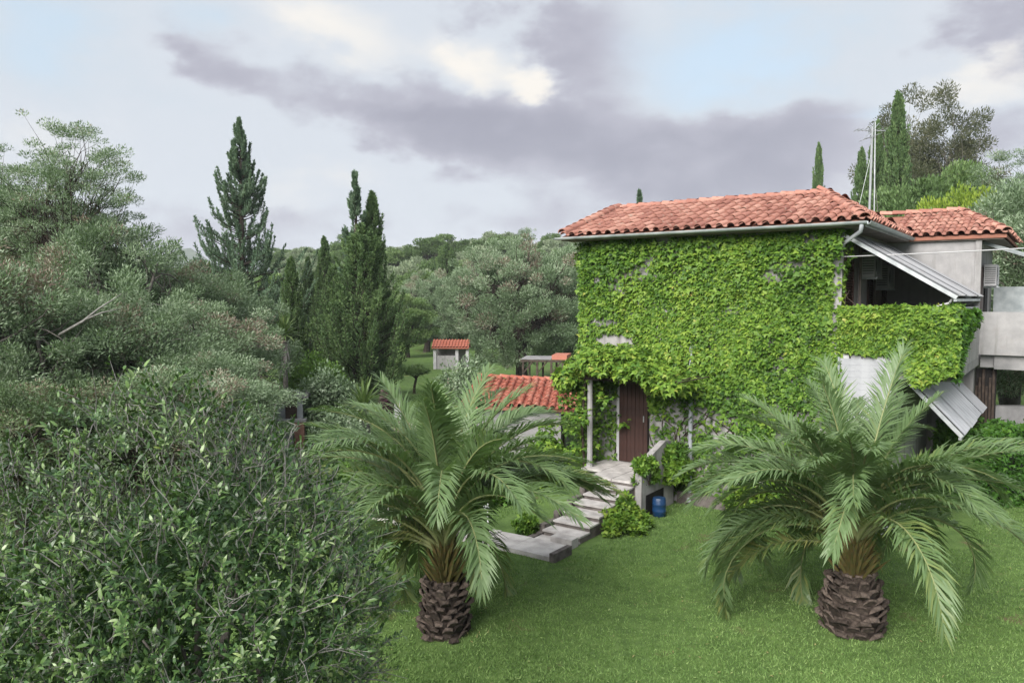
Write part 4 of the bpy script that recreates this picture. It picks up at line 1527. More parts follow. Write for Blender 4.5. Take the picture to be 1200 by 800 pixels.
# ------------------------------------------------------------------ big trees
olive_m = [broadleaf(s, (2.3, 2.2, 2.15, 2.75), 190, 0.40, 64000, 0.092, 0.030, M['olive'], M['bark_grey'], 0.17, trunk_h=1.1, dry=0.17, hollow=0.3, bottom=-0.97, flat=0.9, up=0.1) for s in (101, 102, 103)]
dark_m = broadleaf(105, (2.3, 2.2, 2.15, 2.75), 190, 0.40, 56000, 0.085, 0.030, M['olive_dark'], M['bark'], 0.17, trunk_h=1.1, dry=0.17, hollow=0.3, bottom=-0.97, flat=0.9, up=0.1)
thin_m = broadleaf(104, (2.1, 2.0, 3.0, 6.3), 420, 0.27, 56000, 0.080, 0.024, M['olive'], M['bark'], 0.15, trunk_h=3.2, limbs=12, dry=0.02, hollow=0.2, twig_r=0.006)
H_OL, H_TH = 5.1, 9.5
GROVE = 'olive trees in the thicket'
grove = [
    (28, 27.0, 205, 0, 1.55, 'tall grey green olive at the edge of the thicket, under the wispy crown'),
    (120, 24.0, 238, 1, 1.25, 'olive tree in the thicket with the wispy tree rising behind it'),
    (205, 28.0, 296, 2, 1.25, 'olive tree of the thicket directly below the far mountain'),
    (252, 30.0, 318, 0, 1.3, 'olive tree of the thicket in front of the tall ragged conifer'),
    (60, 18.5, 305, 1, 1.1, 'olive tree in the thicket beside the bare forked dead branch'),
    (165, 19.5, 345, 2, 1.05, 'olive tree in the middle of the thicket with brown dry patches'),
    (228, 22.0, 335, 1, 1.1, 'rounded olive tree at the thicket side toward the yucca'),
    (-60, 17.0, 270, 2, 1.2, 'olive tree of the thicket cut by the picture edge'),
    (22, 13.2, 432, 9, 0.85, 'low dark olive bush just above the big leafy bush'),
    (128, 13.8, 430, 9, 0.82, 'low olive bush with dead brown twigs behind the big bush'),
    (215, 15.5, 425, 2, 0.80, 'low olive bush behind the crest of the big bush'),
    (247, 18.5, 400, 0, 0.80, 'small olive at the thicket end beside the garden hut'),
]
for i, (px, D, ty, k, sxy, lab) in enumerate(grove):
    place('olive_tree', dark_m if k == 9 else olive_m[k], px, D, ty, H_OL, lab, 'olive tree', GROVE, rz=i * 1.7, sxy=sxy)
place('wispy_tree', thin_m, 85, 25.0, 138, H_TH, 'tall thin leaved tree with sky showing through its open crown', 'tree', rz=0.4, sxy=1.2)
place('wispy_tree', thin_m, -30, 26.0, 158, H_TH, 'tall thin leaved tree partly out of the picture edge', 'tree', rz=0.9, sxy=1.15)
# bare forked dead branch in the thicket
db = thing('dead_branch', at(98, 376, 15.6), 'pale bare forked branch sticking out of the olive thicket', 'branch')
q_ = lambda px, py, D=15.6: tuple(at(px, py, D) - at(98, 376, 15.6))
MB().tube([q_(70, 392, 16.5), q_(98, 376), q_(115, 362), q_(143, 344)], (0.035, 0.028, 0.018, 0.006), 6).build('limb', M['twig'], db, True)
MB().tube([q_(98, 375), q_(120, 366), q_(140, 362)], (0.022, 0.014, 0.005), 6).build('twig', M['twig'], db, True)

# conifers
fir_m = plume_conifer(201, 15.0, 3.5, 380, 84000, 0.15, 0.055, M['fir'], 1.05, 0.42, 0.05, 0.11, 0.12, tilt=0.3)
cyp_wide = plume_conifer(202, 12.0, 2.5, 360, 64000, 0.17, 0.058, M['cypress'], 0.72, 0.20, 0.02, 0.12, 0.20, tilt=0.5)
cyp_thin = plume_conifer(203, 14.0, 1.15, 330, 46000, 0.17, 0.055, M['cypress'], 0.62, 0.13, 0.02, 0.10, 0.14, tilt=0.8)
cyp_tip = plume_conifer(204, 12.0, 1.5, 150, 26000, 0.17, 0.055, M['fir'], 0.9, 0.3, 0.02, 0.09, 0.13, tilt=0.4)
place('conifer_tree', fir_m, 285, 46.0, 134, 15.1, 'tall ragged dark conifer standing against the sky above the thicket', 'conifer', rz=0.3)
CG = 'cypress trees behind the garden'
place('cypress_tree', cyp_wide, 425, 36.0, 262, 12.1, 'broad dense dark cypress on the lawn beyond the palm', 'cypress', CG, rz=1.0, sxy=0.95)
place('cypress_tree', cyp_tip, 418, 41.0, 199, 12.1, 'slim spire of a conifer rising behind the broad cypress', 'cypress', CG, rz=0.2, sxy=1.0)
place('cypress_tree', cyp_thin, 438, 42.0, 223, 14.1, 'pointed cypress just beside the slim spire', 'cypress', CG, rz=2.0, sxy=1.0)
place('cypress_tree', cyp_thin, 342, 38.0, 300, 14.1, 'dark narrow cypress behind the tall yucca', 'cypress', CG, rz=4.0, sxy=0.72)
place('cypress_tree', cyp_thin, 381, 48.0, 276, 14.1, 'narrow cypress in the gap before the broad cypress', 'cypress', CG, rz=3.1, sxy=0.8)
place('cypress_tree', cyp_thin, 362, 52.0, 300, 14.1, 'small pointed cypress among the far garden trees', 'cypress', CG, rz=5.1, sxy=0.7)
place('cypress_tree', cyp_wide, 524, 92.0, 284, 12.1, 'dark cone shaped cypress standing in the wood on the hillside', 'cypress', CG, rz=2.6, sxy=1.0)
# behind the house
HG = 'cypress trees behind the house'
place('cypress_tree', cyp_thin, 955, 48.0, 166, 14.1, 'lone narrow cypress rising behind the main roof ridge', 'cypress', HG, rz=0.6, sxy=0.66)
place('cypress_tree', cyp_thin, 1045, 42.0, 106, 14.1, 'tallest dark cypress beside the antenna masts', 'cypress', HG, rz=1.6, sxy=1.02)
place('cypress_tree', cyp_thin, 1004, 43.0, 172, 14.1, 'short pointed cypress just before the antenna masts', 'cypress', HG, rz=2.9, sxy=0.80)
place('cypress_tree', cyp_thin, 1021, 45.0, 140, 14.1, 'cypress half hidden behind the antenna masts', 'cypress', HG, rz=3.9, sxy=0.9)
place('conifer_tree', cyp_tip, 748, 55.0, 221, 12.1, 'top of a small conifer peeping over the main roof ridge', 'conifer', rz=0.9, sxy=1.1)
euca_m = broadleaf(301, (4.6, 4.2, 5.2, 11.5), 150, 1.0, 48000, 0.24, 0.075, M['euca'], M['bark_grey'], 0.34, trunk_h=5.5, limbs=10, hollow=0.2, flat=0.8, droop=0.5, twig_r=0.015)
place('eucalyptus_tree', euca_m, 1106, 60.0, 107, 17.6, 'tall open crowned eucalyptus behind the wing roof', 'eucalyptus', rz=0.5, sxy=0.95)
place('eucalyptus_tree', euca_m, 1062, 66.0, 112, 17.6, 'eucalyptus crown showing behind the tallest cypress', 'eucalyptus', rz=2.2, sxy=0.9)
# trees close behind the wing
oak_m = [broadleaf(s, (3.4, 3.3, 3.0, 4.3), 70, 0.95, 11000, 0.34, 0.20, M['oak'], M['bark'], 0.25, trunk_h=1.8, tmpl=T_TUFT, hollow=0.5, twig_r=0.03) for s in (401, 402)]
oak_d = broadleaf(405, (3.4, 3.3, 3.0, 4.3), 90, 0.8, 42000, 0.16, 0.085, M['oak'], M['bark'], 0.25, trunk_h=1.8, hollow=0.45, twig_r=0.03)
ho_m = [broadleaf(s, (3.3, 3.3, 2.7, 4.0), 70, 0.9, 11000, 0.34, 0.17, M['hill_olive'], M['bark_grey'], 0.25, trunk_h=1.6, tmpl=T_TUFT, hollow=0.5, twig_r=0.03) for s in (411, 412)]
lime_m = broadleaf(421, (2.2, 2.2, 1.9, 3.6), 50, 0.6, 20000, 0.13, 0.07, M['lime'], M['bark'], 0.16, trunk_h=1.6, hollow=0.4)
place('leafy_tree', oak_d, 1090, 40.0, 196, 7.4, 'dark rounded tree behind the wing roof under the eucalyptus', 'tree', rz=1.0, sxy=1.15)
place('leafy_tree', lime_m, 1126, 29.0, 203, 5.7, 'yellow green rounded tree just above the wing roof', 'tree', rz=1.4, sxy=0.85)
place('leafy_tree', oak_d, 1150, 47.0, 222, 7.4, 'dark leafy tree between the yellow green tree and the tall olive', 'tree', rz=3.0, sxy=1.1)
place('olive_tree', olive_m[1], 1185, 27.0, 196, H_OL, 'tall pale olive rising beyond the wing roof corner', 'olive tree', rz=0.8, sxy=1.7)
place('olive_tree', olive_m[0], 1098, 28.0, 228, H_OL, 'pale olive crown between wing roof and yellow green tree', 'olive tree', rz=2.8, sxy=1.15)
place('olive_tree', olive_m[2], 1240, 24.0, 240, H_OL, 'pale olive beyond the concrete balcony at the picture edge', 'olive tree', rz=4.0, sxy=1.5)
place('olive_tree', olive_m[2], 1185, 30.0, 330, H_OL, 'lower olive seen beneath and above the concrete balcony', 'olive tree', rz=5.0, sxy=1.2)
place('wispy_tree', thin_m, 1192, 36.0, 172, H_TH, 'thin crowned tree beside the eucalyptus at the picture edge', 'tree', rz=1.1, sxy=1.4)

# big olive in the valley garden with its trunk showing by the pergola
big_ol = broadleaf(431, (4.6, 4.4, 4.3, 5.2), 250, 0.62, 64000, 0.17, 0.060, M['olive'], M['bark'], 0.42, trunk_h=2.4, limbs=10, dry=0.16, hollow=0.5, twig_r=0.02, bottom=-0.88)
place('olive_tree', big_ol, 612, 49.0, 276, 9.7, 'big grey olive with dry brown patches and thick trunk behind the pergola', 'olive tree', rz=0.3, sxy=0.92)
place('olive_tree', big_ol, 668, 55.0, 290, 9.7, 'olive crown beside the house wall next to the big grey olive', 'olive tree', rz=2.3, sxy=0.95)
place('olive_tree', big_ol, 560, 66.0, 298, 9.7, 'grey olive behind the little red roofed shed', 'olive tree', rz=4.0, sxy=0.8)
place('wispy_tree', thin_m, 616, 54.0, 266, H_TH, 'thin twiggy treetop poking out of the big grey olive', 'tree', rz=3.0, sxy=0.7)
place('olive_tree', big_ol, 500, 82.0, 318, 9.7, 'pale olive above the far lawn beside the broad cypress', 'olive tree', rz=5.2, sxy=0.8)
place('leafy_tree', oak_d, 478, 74.0, 345, 7.4, 'dark shady tree at the top end of the far lawn', 'tree', rz=0.2, sxy=0.8)

# hillside wood: each tree on its own
r_ = np.random.RandomState(9)
cnt = 0
y = 92.0
WOOD = 'trees of the hillside wood'
while y < 262:
    stp = 7.0 + (y - 90) * 0.016
    xa, xb = -0.50 * y, 0.17 * y
    x = xa + r_.uniform(0, stp)
    while x < xb:
        xx, yy = x + r_.uniform(-1.6, 1.6), y + r_.uniform(-1.6, 1.6)
        px = 600 + 900 * xx / yy
        if not (440 < px < 520 and yy < 84) and px > 322:
            pale = r_.rand() < 0.45 + 0.25 * (yy < 130)
            msh_ = (ho_m if pale else oak_m)[r_.randint(2)]
            s = r_.uniform(0.72, 1.12)
            if yy > 195:
                s *= 0.9
            plant('wood_tree', msh_, (xx, yy, thz(xx, yy) - 0.3), 'pale grey green tree in the hillside wood' if pale else 'dark green rounded tree in the hillside wood',
                  'tree', 'pale ' + WOOD if pale else 'dark ' + WOOD, rz=r_.uniform(0, 6.28), sc=(s * 1.1, s * 1.1, s * r_.uniform(0.85, 1.15)))
            cnt += 1
        x += stp
    y += stp * (0.95 if y < 150 else 1.35)
print('wood trees', cnt)
# garden trees in the middle distance filling behind the thicket
MG = 'trees bordering the valley garden'
for i, (px, D, ty, msh_, hh, sx, lab) in enumerate((
        (330, 62, 322, oak_d, 7.4, 1.0, 'dark leafy tree between the ragged conifer and the narrow cypress'),
        (372, 60, 332, ho_m[0], 7.0, 0.95, 'pale rounded tree among the narrow cypresses'),
        (250, 64, 312, oak_m[0], 7.4, 1.1, 'dark tree at the foot of the ragged conifer'),
        (190, 70, 318, ho_m[1], 7.0, 1.1, 'pale tree showing over the thicket under the mountain'),
        (400, 58, 318, oak_m[1], 7.4, 0.9, 'dark tree directly behind the broad cypress'),
        (470, 96, 305, ho_m[1], 7.0, 1.15, 'pale tree just past the broad cypress on the slope'))):
    place('leafy_tree', msh_, px, D, ty, hh, lab, 'tree', MG, rz=i * 1.3, sxy=sx)
leafy_shrub('garden_shrub', on_ground(372, 33), (1.3, 1.2, 2.6), 9000, 0.16, M['shrub'], 'bright green tall shrub beside the narrow dark cypress', seed=71, ncl=50, tmpl=T_LEAF6, tshift=0.1)
leafy_shrub('garden_shrub', on_ground(352, 34), (1.0, 1.0, 1.7), 6000, 0.15, M['shrub'], 'green shrub behind the yucca trunk', seed=72, ncl=36, tmpl=T_LEAF6)
leafy_shrub('garden_shrub', at(382, 350, 24.5) * 1 - Vector((0, 0, CAM_H - 0.5)), (1.05, 1.0, 1.75), 11000, 0.12, M['olive'], 'rounded grey green bush beside the small hut', seed=73, ncl=60, tmpl=T_LEAF6, tshift=-0.1)
leafy_shrub('garden_shrub', on_ground(400, 21.5), (0.8, 0.8, 1.4), 5000, 0.11, M['olive'], 'grey green bush low behind the arching palm fronds', seed=74, ncl=40, tmpl=T_LEAF6)
leafy_shrub('purple_shrub', on_ground(456, 30.5), (0.5, 0.5, 1.1), 2600, 0.12, M['purple'], 'purple leaved shrub beside the path', seed=75, ncl=26, tmpl=T_LEAF6)
leafy_shrub('garden_shrub', on_ground(548, 36.0), (1.5, 1.3, 1.9), 8000, 0.15, M['olive'], 'wide grey green bush just behind the small red roof', seed=76, ncl=50, tmpl=T_LEAF6)
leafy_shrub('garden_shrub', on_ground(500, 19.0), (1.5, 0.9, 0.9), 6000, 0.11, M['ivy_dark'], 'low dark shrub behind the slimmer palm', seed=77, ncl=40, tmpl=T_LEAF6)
leafy_shrub('garden_shrub', on_ground(430, 17.0), (1.2, 0.8, 0.85), 5000, 0.11, M['shrub'], 'low green shrub seen through the lower palm fronds', seed=78, ncl=40, tmpl=T_LEAF6)
leafy_shrub('garden_shrub', on_ground(262, 16.0), (1.2, 0.8, 1.3), 7000, 0.10, M['olive'], 'grey green shrub behind the side of the big bush', seed=79, ncl=50, tmpl=T_LEAF6)
leafy_shrub('garden_shrub', h2w(-7.2, -3.0, 0), (1.1, 0.7, 1.0), 6000, 0.10, M['ivy_dark'], 'dark shrub left of the steps behind the palm fronds', seed=80, ncl=40, tmpl=T_IVY)
# little umbrella shaped tree on the far lawn
umb = broadleaf(441, (1.05, 1.0, 0.42, 1.75), 40, 0.3, 7000, 0.11, 0.06, M['oak'], M['bark'], 0.09, trunk_h=1.2, hollow=0.2, bottom=-0.4)
place('umbrella_tree', umb, 485, 42.0, 427, 2.3, 'little flat topped tree alone on the far lawn', 'tree', sxy=0.85)


# ------------------------------------------------------------------ yuccas
def yucca(loc, trunk_h, blade, n, label, seed, dead=True):
    r_ = np.random.RandomState(seed)
    yk = thing('yucca_plant', loc, label, 'yucca', 'spiky yuccas in the garden')
    if trunk_h > 0.05:
        MB().tube([(0, 0, -0.1), (0.03, 0, trunk_h * 0.5), (0, 0.02, trunk_h)], (0.13, 0.10, 0.09), 8).build('trunk', M['bark_grey'], yk, True)
    mbx = MB()
    for i in range(n):
        a = i * 2.39996
        e = 1.45 - 1.9 * (i / n) + r_.normal() * 0.08
        d = np.array([math.cos(a) * math.cos(e), math.sin(a) * math.cos(e), math.sin(e)])
        s_ = np.array([-math.sin(a), math.cos(a), 0])
        b = np.array([0, 0, trunk_h]) + d * 0.05
        l_ = blade * r_.uniform(0.8, 1.1)
        m_ = b + d * l_ * 0.55
        t_ = m_ + unit(d + np.array([0, 0, -0.35])) * l_ * 0.45
        w_ = blade * 0.042
        mbx.poly([b - s_ * w_ * .7, b + s_ * w_ * .7, m_ + s_ * w_, m_ - s_ * w_, t_], [(0, 1, 2, 3), (3, 2, 4)], float(np.clip(r_.normal(0.5, 0.2), 0, 1)))
    mbx.build('blades', M['yucca'], yk)['kind'] = 'stuff'
    if dead:
        dm = MB()
        for i in range(40):
            a = r_.uniform(0, 6.28)
            o_ = np.array([math.cos(a), math.sin(a), 0])
            z0 = trunk_h * r_.uniform(0.6, 1.0)
            dm.poly([o_ * 0.1 + (0, 0, z0), o_ * 0.13 + np.array([-o_[1], o_[0], 0]) * 0.04 + (0, 0, z0), o_ * 0.28 + (0, 0, z0 - blade * 0.8)], [(0, 1, 2)], 0.9)
        dm.build('dead_skirt', M['twig'], yk)['kind'] = 'stuff'
    return yk


p = on_ground(333, 29.0)
yucca(p, at(333, 392, 29.0).z - p.z, 0.85, 60, 'tall spiky yucca on a bare trunk at the end of the thicket', 5)
p = on_ground(425, 22.5)
yucca(p, at(425, 478, 22.5).z - p.z, 0.95, 80, 'spiky yucca rosette behind the slimmer palm', 6)

# ------------------------------------------------------------------ small buildings
def tile_roof(parent, p_bl, A, U, width, slope, mat, pitch, expo, name='roof_tile'):
    tmx = barrel_tile_mesh(pitch, expo + 0.06, mat)
    lay_tiles(parent, tmx, p_bl, A, U, width, slope, lambda s, t_: t_ < slope, pitch=pitch, expo=expo, name=name)


ob_ang = R(-7)
ob_loc = at(540, 475, 20.3)
ob_loc.z = 0
obz = at(548, 475, 20.3).z
ob = thing('garden_outbuilding', ob_loc, 'low outbuilding with a bright red tiled roof beside the house', 'outbuilding', rz=ob_ang)
OW, OD = 3.0, 2.75
MB().box((0.15, 0.2, -0.3), (OW - 0.35, OD + 1.8, obz - 0.06)).build('wall', M['concrete'], ob)
rise = 0.46
V = [(0, 0, obz), (OW, 0.12, obz - 0.06), (OW + 0.05, OD, obz + rise - 0.13), (0, OD, obz + rise)]
V2 = V + [(v[0], v[1], v[2] - 0.09) for v in V]
orf = MB().poly(V2, [(0, 1, 2, 3), (7, 6, 5, 4), (0, 4, 5, 1), (1, 5, 6, 2), (2, 6, 7, 3), (3, 7, 4, 0)]).build('roof', M['deck'], ob)
Uo = Vector((0, OD, rise))
tmo = barrel_tile_mesh(0.21, 0.40, M['tile_bright'])
lay_tiles(orf, tmo, (0, 0, obz), (1, 0, -0.03), Uo, OW + 0.02, Uo.length, lambda s, t_: t_ < Uo.length, pitch=0.21, expo=0.34, lift=0.03)
cmo = cap_mesh(M['tile_bright'], 0.36, 0.10)
lay_caps(orf, cmo, (0, OD, obz + rise), (OW, OD, obz + rise - 0.1))
lay_caps(orf, cmo, (OW, 0, obz - 0.05), (OW, OD, obz + rise - 0.1), lift=0.02, name='verge_tile')
V = [(0, OD, obz + rise), (OW, OD, obz + rise - 0.1), (OW, OD * 2, obz - 0.1), (0, OD * 2, obz)]
MB().poly(V, [(0, 1, 2, 3)]).build('rear_roof', M['deck'], ob)
MB().box((OW - 0.352, 1.0, 0.0), (OW - 0.31, 1.7, 1.6)).build('door', M['brown'], ob)

# shed on the far lawn
sg = on_ground(529, 62.0)
sz = at(529, 425, 62).z
shd = thing('garden_shed', (sg.x, sg.y, sg.z), 'tiny red roofed shed with white posts at the end of the far lawn', 'shed', rz=R(-4))
ph = at(529, 407, 62).z - sg.z
hw = 1.45
for i, x in enumerate((-hw + 0.1, 0.45, hw - 0.15)):
    MB().box((x - 0.12, -0.1, -0.3), (x + 0.12, 0.12, ph)).build('post', M['paint_white'], shd)
MB().box((-hw + 0.1, 0.9, -0.3), (hw - 0.2, 1.05, ph)).build('wall', M['plaster'], shd)
MB().box((-hw + 0.23, 0.0, -0.3), (0.30, 0.1, ph * 0.62)).build('front_wall', M['plaster_white'], shd)
V = [(-hw - 0.12, -0.35, ph), (hw, -0.35, ph), (hw, 0.6, ph + 0.52), (-hw - 0.12, 0.6, ph + 0.52), (hw, 1.5, ph), (-hw - 0.12, 1.5, ph)]
V2 = V + [(v[0], v[1], v[2] - 0.08) for v in V]
srf = MB().poly(V2, [(0, 1, 2, 3), (3, 2, 4, 5), (7, 6, 9, 8), (8, 9, 11, 10), (0, 6, 7, 1), (1, 7, 8, 2), (2, 8, 10, 4), (4, 10, 11, 5), (5, 11, 9, 3), (3, 9, 6, 0)]).build('roof', M['tile_bright'], shd)
bt = MB()
Us = Vector((0, 0.95, 0.52)).normalized()
Ms = np.array([(1, 0, 0), Us[:], Vector((1, 0, 0)).cross(Us)[:]])
for r__ in range(3):
    for c__ in range(12):
        bt.poly(Vt @ Ms * np.array([1.05, 1, 1]) + np.array((-hw + c__ * 0.25, -0.36 + Us.y * r__ * 0.36, ph + 0.02 + Us.z * r__ * 0.36)), Ft)
bt.build('roof_tiles', M['tile_bright'], srf)['kind'] = 'stuff'

# pergola by the big olive
pg_ = on_ground(634, 40.0)
per = thing('garden_pergola', pg_, 'dark timber pergola with a pale roof under the big olive', 'pergola', rz=R(-12))
pz = at(634, 424, 40).z - pg_.z
for x in (-0.95, -0.2, 0.55, 1.15):
    for yv in (0, 1.8):
        MB().bar((x, yv, -0.2), (x, yv, pz), 0.10).build('post', M['timber'], per)
for yv in (0, 1.8):
    MB().bar((-1.1, yv, pz + 0.05), (1.3, yv, pz + 0.05), 0.10).build('beam', M['timber'], per)
for x in (-0.95, -0.2, 0.55):
    MB().bar((x + 0.05, 0, pz - 0.55), (x + 0.5, 0, pz), 0.07).build('brace', M['timber'], per)
MB().poly([(-1.1, 0.1, pz + 0.14), (0.5, 0.1, pz + 0.14), (0.5, 1.7, pz + 0.2), (-1.1, 1.7, pz + 0.2), (-1.1, 0.1, pz + 0.11), (0.5, 0.1, pz + 0.11), (0.5, 1.7, pz + 0.17), (-1.1, 1.7, pz + 0.17)],
          [(0, 1, 2, 3), (7, 6, 5, 4), (0, 4, 5, 1), (1, 5, 6, 2), (2, 6, 7, 3), (3, 7, 4, 0)]).build('roof_sheet', M['concrete'], per)
MB().box((0.55, 0.1, pz + 0.12), (1.35, 1.8, pz + 0.36)).build('tiled_end', M['tile_bright'], per)

# small hut and pillar by the thicket
hl = on_ground(341, 23.5)
hut = thing('garden_hut', hl, 'small pale blue grey rendered hut with a flat concrete top', 'hut', rz=R(8))
zt = at(341, 462, 23.5).z - hl.z
MB().box((-0.45, 0, -0.1), (0.32, 1.0, zt - 0.1)).build('wall', M['pipe'], hut)
MB().box((-0.6, -0.12, zt - 0.1), (0.5, 1.15, zt)).build('roof_slab', M['concrete'], hut)
MB().box((-0.6, -0.55, -0.1), (0.1, -0.35, zt * 0.52)).build('front_wall', M['concrete'], hut)
MB().box((0.14, -0.58, -0.1), (0.42, -0.32, zt * 0.52)).build('block_post', M['clay_block'], hut)
MB().box((-0.65, -0.6, zt * 0.52), (0.48, -0.3, zt * 0.52 + 0.07)).build('coping', M['concrete'], hut)
MB().box((-0.2, -0.02, 0.1), (0.15, 0.0, 1.7)).build('door', M['timber'], hut)
# pale path
pa = [(448, 585), (478, 580), (492, 500), (470, 492), (463, 498)]
Vp = [ground(*a) for a in pa]
pth = MB().poly([(v.x, v.y, 0.012) for v in Vp] + [(v.x, v.y, -0.1) for v in Vp], [(0, 1, 2, 3, 4), (0, 5, 6, 1), (1, 6, 7, 2), (2, 7, 8, 3), (3, 8, 9, 4), (4, 9, 5, 0)]).build('path', M['path'])
tag(pth, 'pinkish paved garden path behind the slimmer palm', kind='structure')
wp = on_ground(466, 29.0)
pil = thing('gate_pillar', wp, 'short white plastered pillar beside the purple shrub', 'pillar')
MB().box((-0.13, -0.13, -0.1), (0.13, 0.13, 0.72)).build('shaft', M['paint_white'], pil)
MB().box((-0.17, -0.17, 0.721), (0.17, 0.17, 0.79)).build('cap', M['concrete'], pil)

# ------------------------------------------------------------------ things round the house
bl_ = h2w(-3.17, -1.35, 0)
bar_ = thing('plastic_barrel', bl_, 'blue plastic barrel standing beside the landing', 'barrel')
bar_.scale = (0.84, 0.84, 0.84)
prf = [(0.0, 0.135), (0.02, 0.165), (0.12, 0.17), (0.13, 0.178), (0.15, 0.17), (0.28, 0.17), (0.29, 0.178), (0.31, 0.17), (0.40, 0.165), (0.42, 0.155)]
MB().tube([(0, 0, a * 1.05) for a, b in prf], [b for a, b in prf], 18).build('body', M['blue'], bar_, True)
MB().tube([(0, 0, 0.442), (0, 0, 0.465)], (0.16, 0.15), 18).build('lid', M['blue'], bar_)

# white wrought iron chair on the paving
ch = thing('garden_chair', h2w(-5.55, -4.55, 0.09), 'white wrought iron lattice chair on the paving behind the palm', 'chair', rz=HANG + R(150))
for x in (-0.2, 0.2):
    MB().tube([(x, -0.2, 0), (x * 0.95, -0.19, 0.43)], 0.014, 6).build('leg', M['white_metal'], ch)
    MB().tube([(x * 1.05, 0.24, 0), (x, 0.2, 0.43)], 0.014, 6).build('leg', M['white_metal'], ch)
seat = MB()
for i in range(9):
    t_ = -0.21 + i * 0.0525
    seat.bar((t_, -0.22, 0.44), (t_, 0.22, 0.44), 0.022, 0.014)
    seat.bar((-0.22, t_, 0.443), (0.22, t_, 0.443), 0.022, 0.010)
seat.build('seat', M['white_metal'], ch)
bk = MB()
n = 18
arc = [(0.24 * math.cos(math.pi * i / n), 0.22 + 0.06 * math.sin(math.pi * i / n), 0.62 + 0.30 * math.sin(math.pi * i / n)) for i in range(n + 1)]
bk.tube([(0.24, 0.21, 0.44)] + arc + [(-0.24, 0.21, 0.44)], 0.016, 6)
bk.build('back_frame', M['white_metal'], ch)
lt = MB()
for i in range(-5, 6):
    for s_ in (-1, 1):
        x0 = i * 0.07
        lt.bar((max(-0.2, min(0.2, x0 - s_ * 0.16)), 0.225, 0.47), (max(-0.17, min(0.17, x0 + s_ * 0.13)), 0.262, 0.86 - abs(x0) * 0.5), 0.022, 0.012, up=(0, 1, 0))
lt.build('back_lattice', M['white_metal'], ch)
for x in (-0.24, 0.24):
    MB().tube([(x, 0.21, 0.66), (x * 1.05, 0.0, 0.68), (x, -0.18, 0.64), (x * 0.9, -0.19, 0.44)], 0.013, 6).build('arm', M['white_metal'], ch)


# air conditioners
def aircon(x, y, z, label, rz=0.0, w=0.78, h=0.52, d=0.30):
    a = thing('air_conditioner', h2w(x, y, z), label, 'air conditioner', 'outdoor air conditioners', rz=HANG + rz)
    MB().box((0.04, 0, 0), (d, w, h)).build('casing', M['paint_white'], a)
    fr = MB().tube([(d + 0.002, w * 0.42, h * 0.5), (d + 0.012, w * 0.42, h * 0.5)], h * 0.42, 18).build('fan_opening', M['dark'], a)
    gm = MB()
    for i in range(7):
        yy = w * 0.42 + (i - 3) * 0.065
        gm.box((d + 0.014, yy - 0.007, h * 0.08), (d + 0.022, yy + 0.007, h * 0.92))
    gm.build('grille', M['metal'], a)
    sm2 = MB().box((0.06, -0.012, 0), (d - 0.02, -0.001, 0.012)).mesh('louvre', M['dark'])
    for i in range(8):
        link('louvre', sm2, a).location = (0, 0, 0.07 + i * 0.052)
    for yy in (0.12, w - 0.12):
        MB().box((0.0, yy - 0.02, -0.04), (d + 0.03, yy + 0.02, -0.002)).build('bracket', M['metal'], a)
    return a


aircon(0.01, 1.62, 5.0, 'white air conditioner box nearer the house corner, under the awning')
aircon(0.01, 3.15, 4.78, 'white air conditioner box deeper under the sloping awning')
aircon(1.91, 5.9, 4.85, 'air conditioner box on the wing wall beneath the roof corner')

# antenna masts
am_ = h2w(-0.44, 5.0, 6.0)
ant = thing('antenna_mast', am_, 'tall twin antenna mast rising behind the roof', 'antenna')
zt = at(1018, 142, 19.35).z - 6.0
MB().tube([(-0.06, 0, 0.1), (-0.03, 0, zt * 0.96)], 0.029, 8).build('pole', M['pipe'], ant)
MB().tube([(0.10, 0.05, 0.1), (0.05, 0.03, zt)], 0.017, 8).build('pole', M['metal'], ant)
yg = MB()
yg.bar((-0.45, 0.0, zt * 0.93), (0.35, 0.1, zt * 0.93), 0.018)
for i in range(8):
    x = -0.42 + i * 0.1
    yg.bar((x, -0.16, zt * 0.93 + 0.01), (x + 0.02, 0.22, zt * 0.93 + 0.01), 0.010)
yg.build('aerial', M['metal'], ant)
y2 = MB()
y2.bar((-0.28, 0, zt * 0.84), (0.16, 0.05, zt * 0.99), 0.014)
for i in range(5):
    x = -0.25 + i * 0.09
    y2.bar((x, -0.22, zt * 0.85 + 0.034 * i * zt * 0.3), (x, 0.24, zt * 0.85 + 0.034 * i * zt * 0.3), 0.009)
y2.build('aerial', M['metal'], ant)
for i, (x, yv) in enumerate(((-0.55, -0.3), (0.5, 0.6))):
    MB().tube([(-0.03, 0, zt * 0.75), (x, yv, 0.35)], 0.006, 4).build('guy_wire', M['metal'], ant)


# overhead cable
def cable(name, p, q, sag, r__, label, mat='paint_white'):
    p, q = Vector(p), Vector(q)
    pts = [p.lerp(q, i / 12) - Vector((0, 0, sag * 4 * (i / 12) * (1 - i / 12))) for i in range(13)]
    c_ = MB().tube([pt - p for pt in pts], r__, 5).build(name, M[mat], None, True)
    c_.location = p
    return tag(c_, label, 'cable')


cable('overhead_cable', h2w(-0.05, -0.03, at(978, 301, 15.1).z), at(1330, 283, 13.0), 0.02, 0.011, 'pale cable stretched from the house corner across the awning')
cable('overhead_cable', at(415, 412, 44.0), at(506, 399, 61.0), 0.3, 0.018, 'thin dark cable running to the little shed', 'timber')

# low wall under the concrete balcony
lw = MB().box((0.0, 0.0, -0.2), (4.2, 0.2, 2.02)).build('garden_wall', M['concrete'])
lw.location = (10.95, 17.95, 0)
tag(lw, 'grey concrete garden wall behind the dark hedge', 'wall')

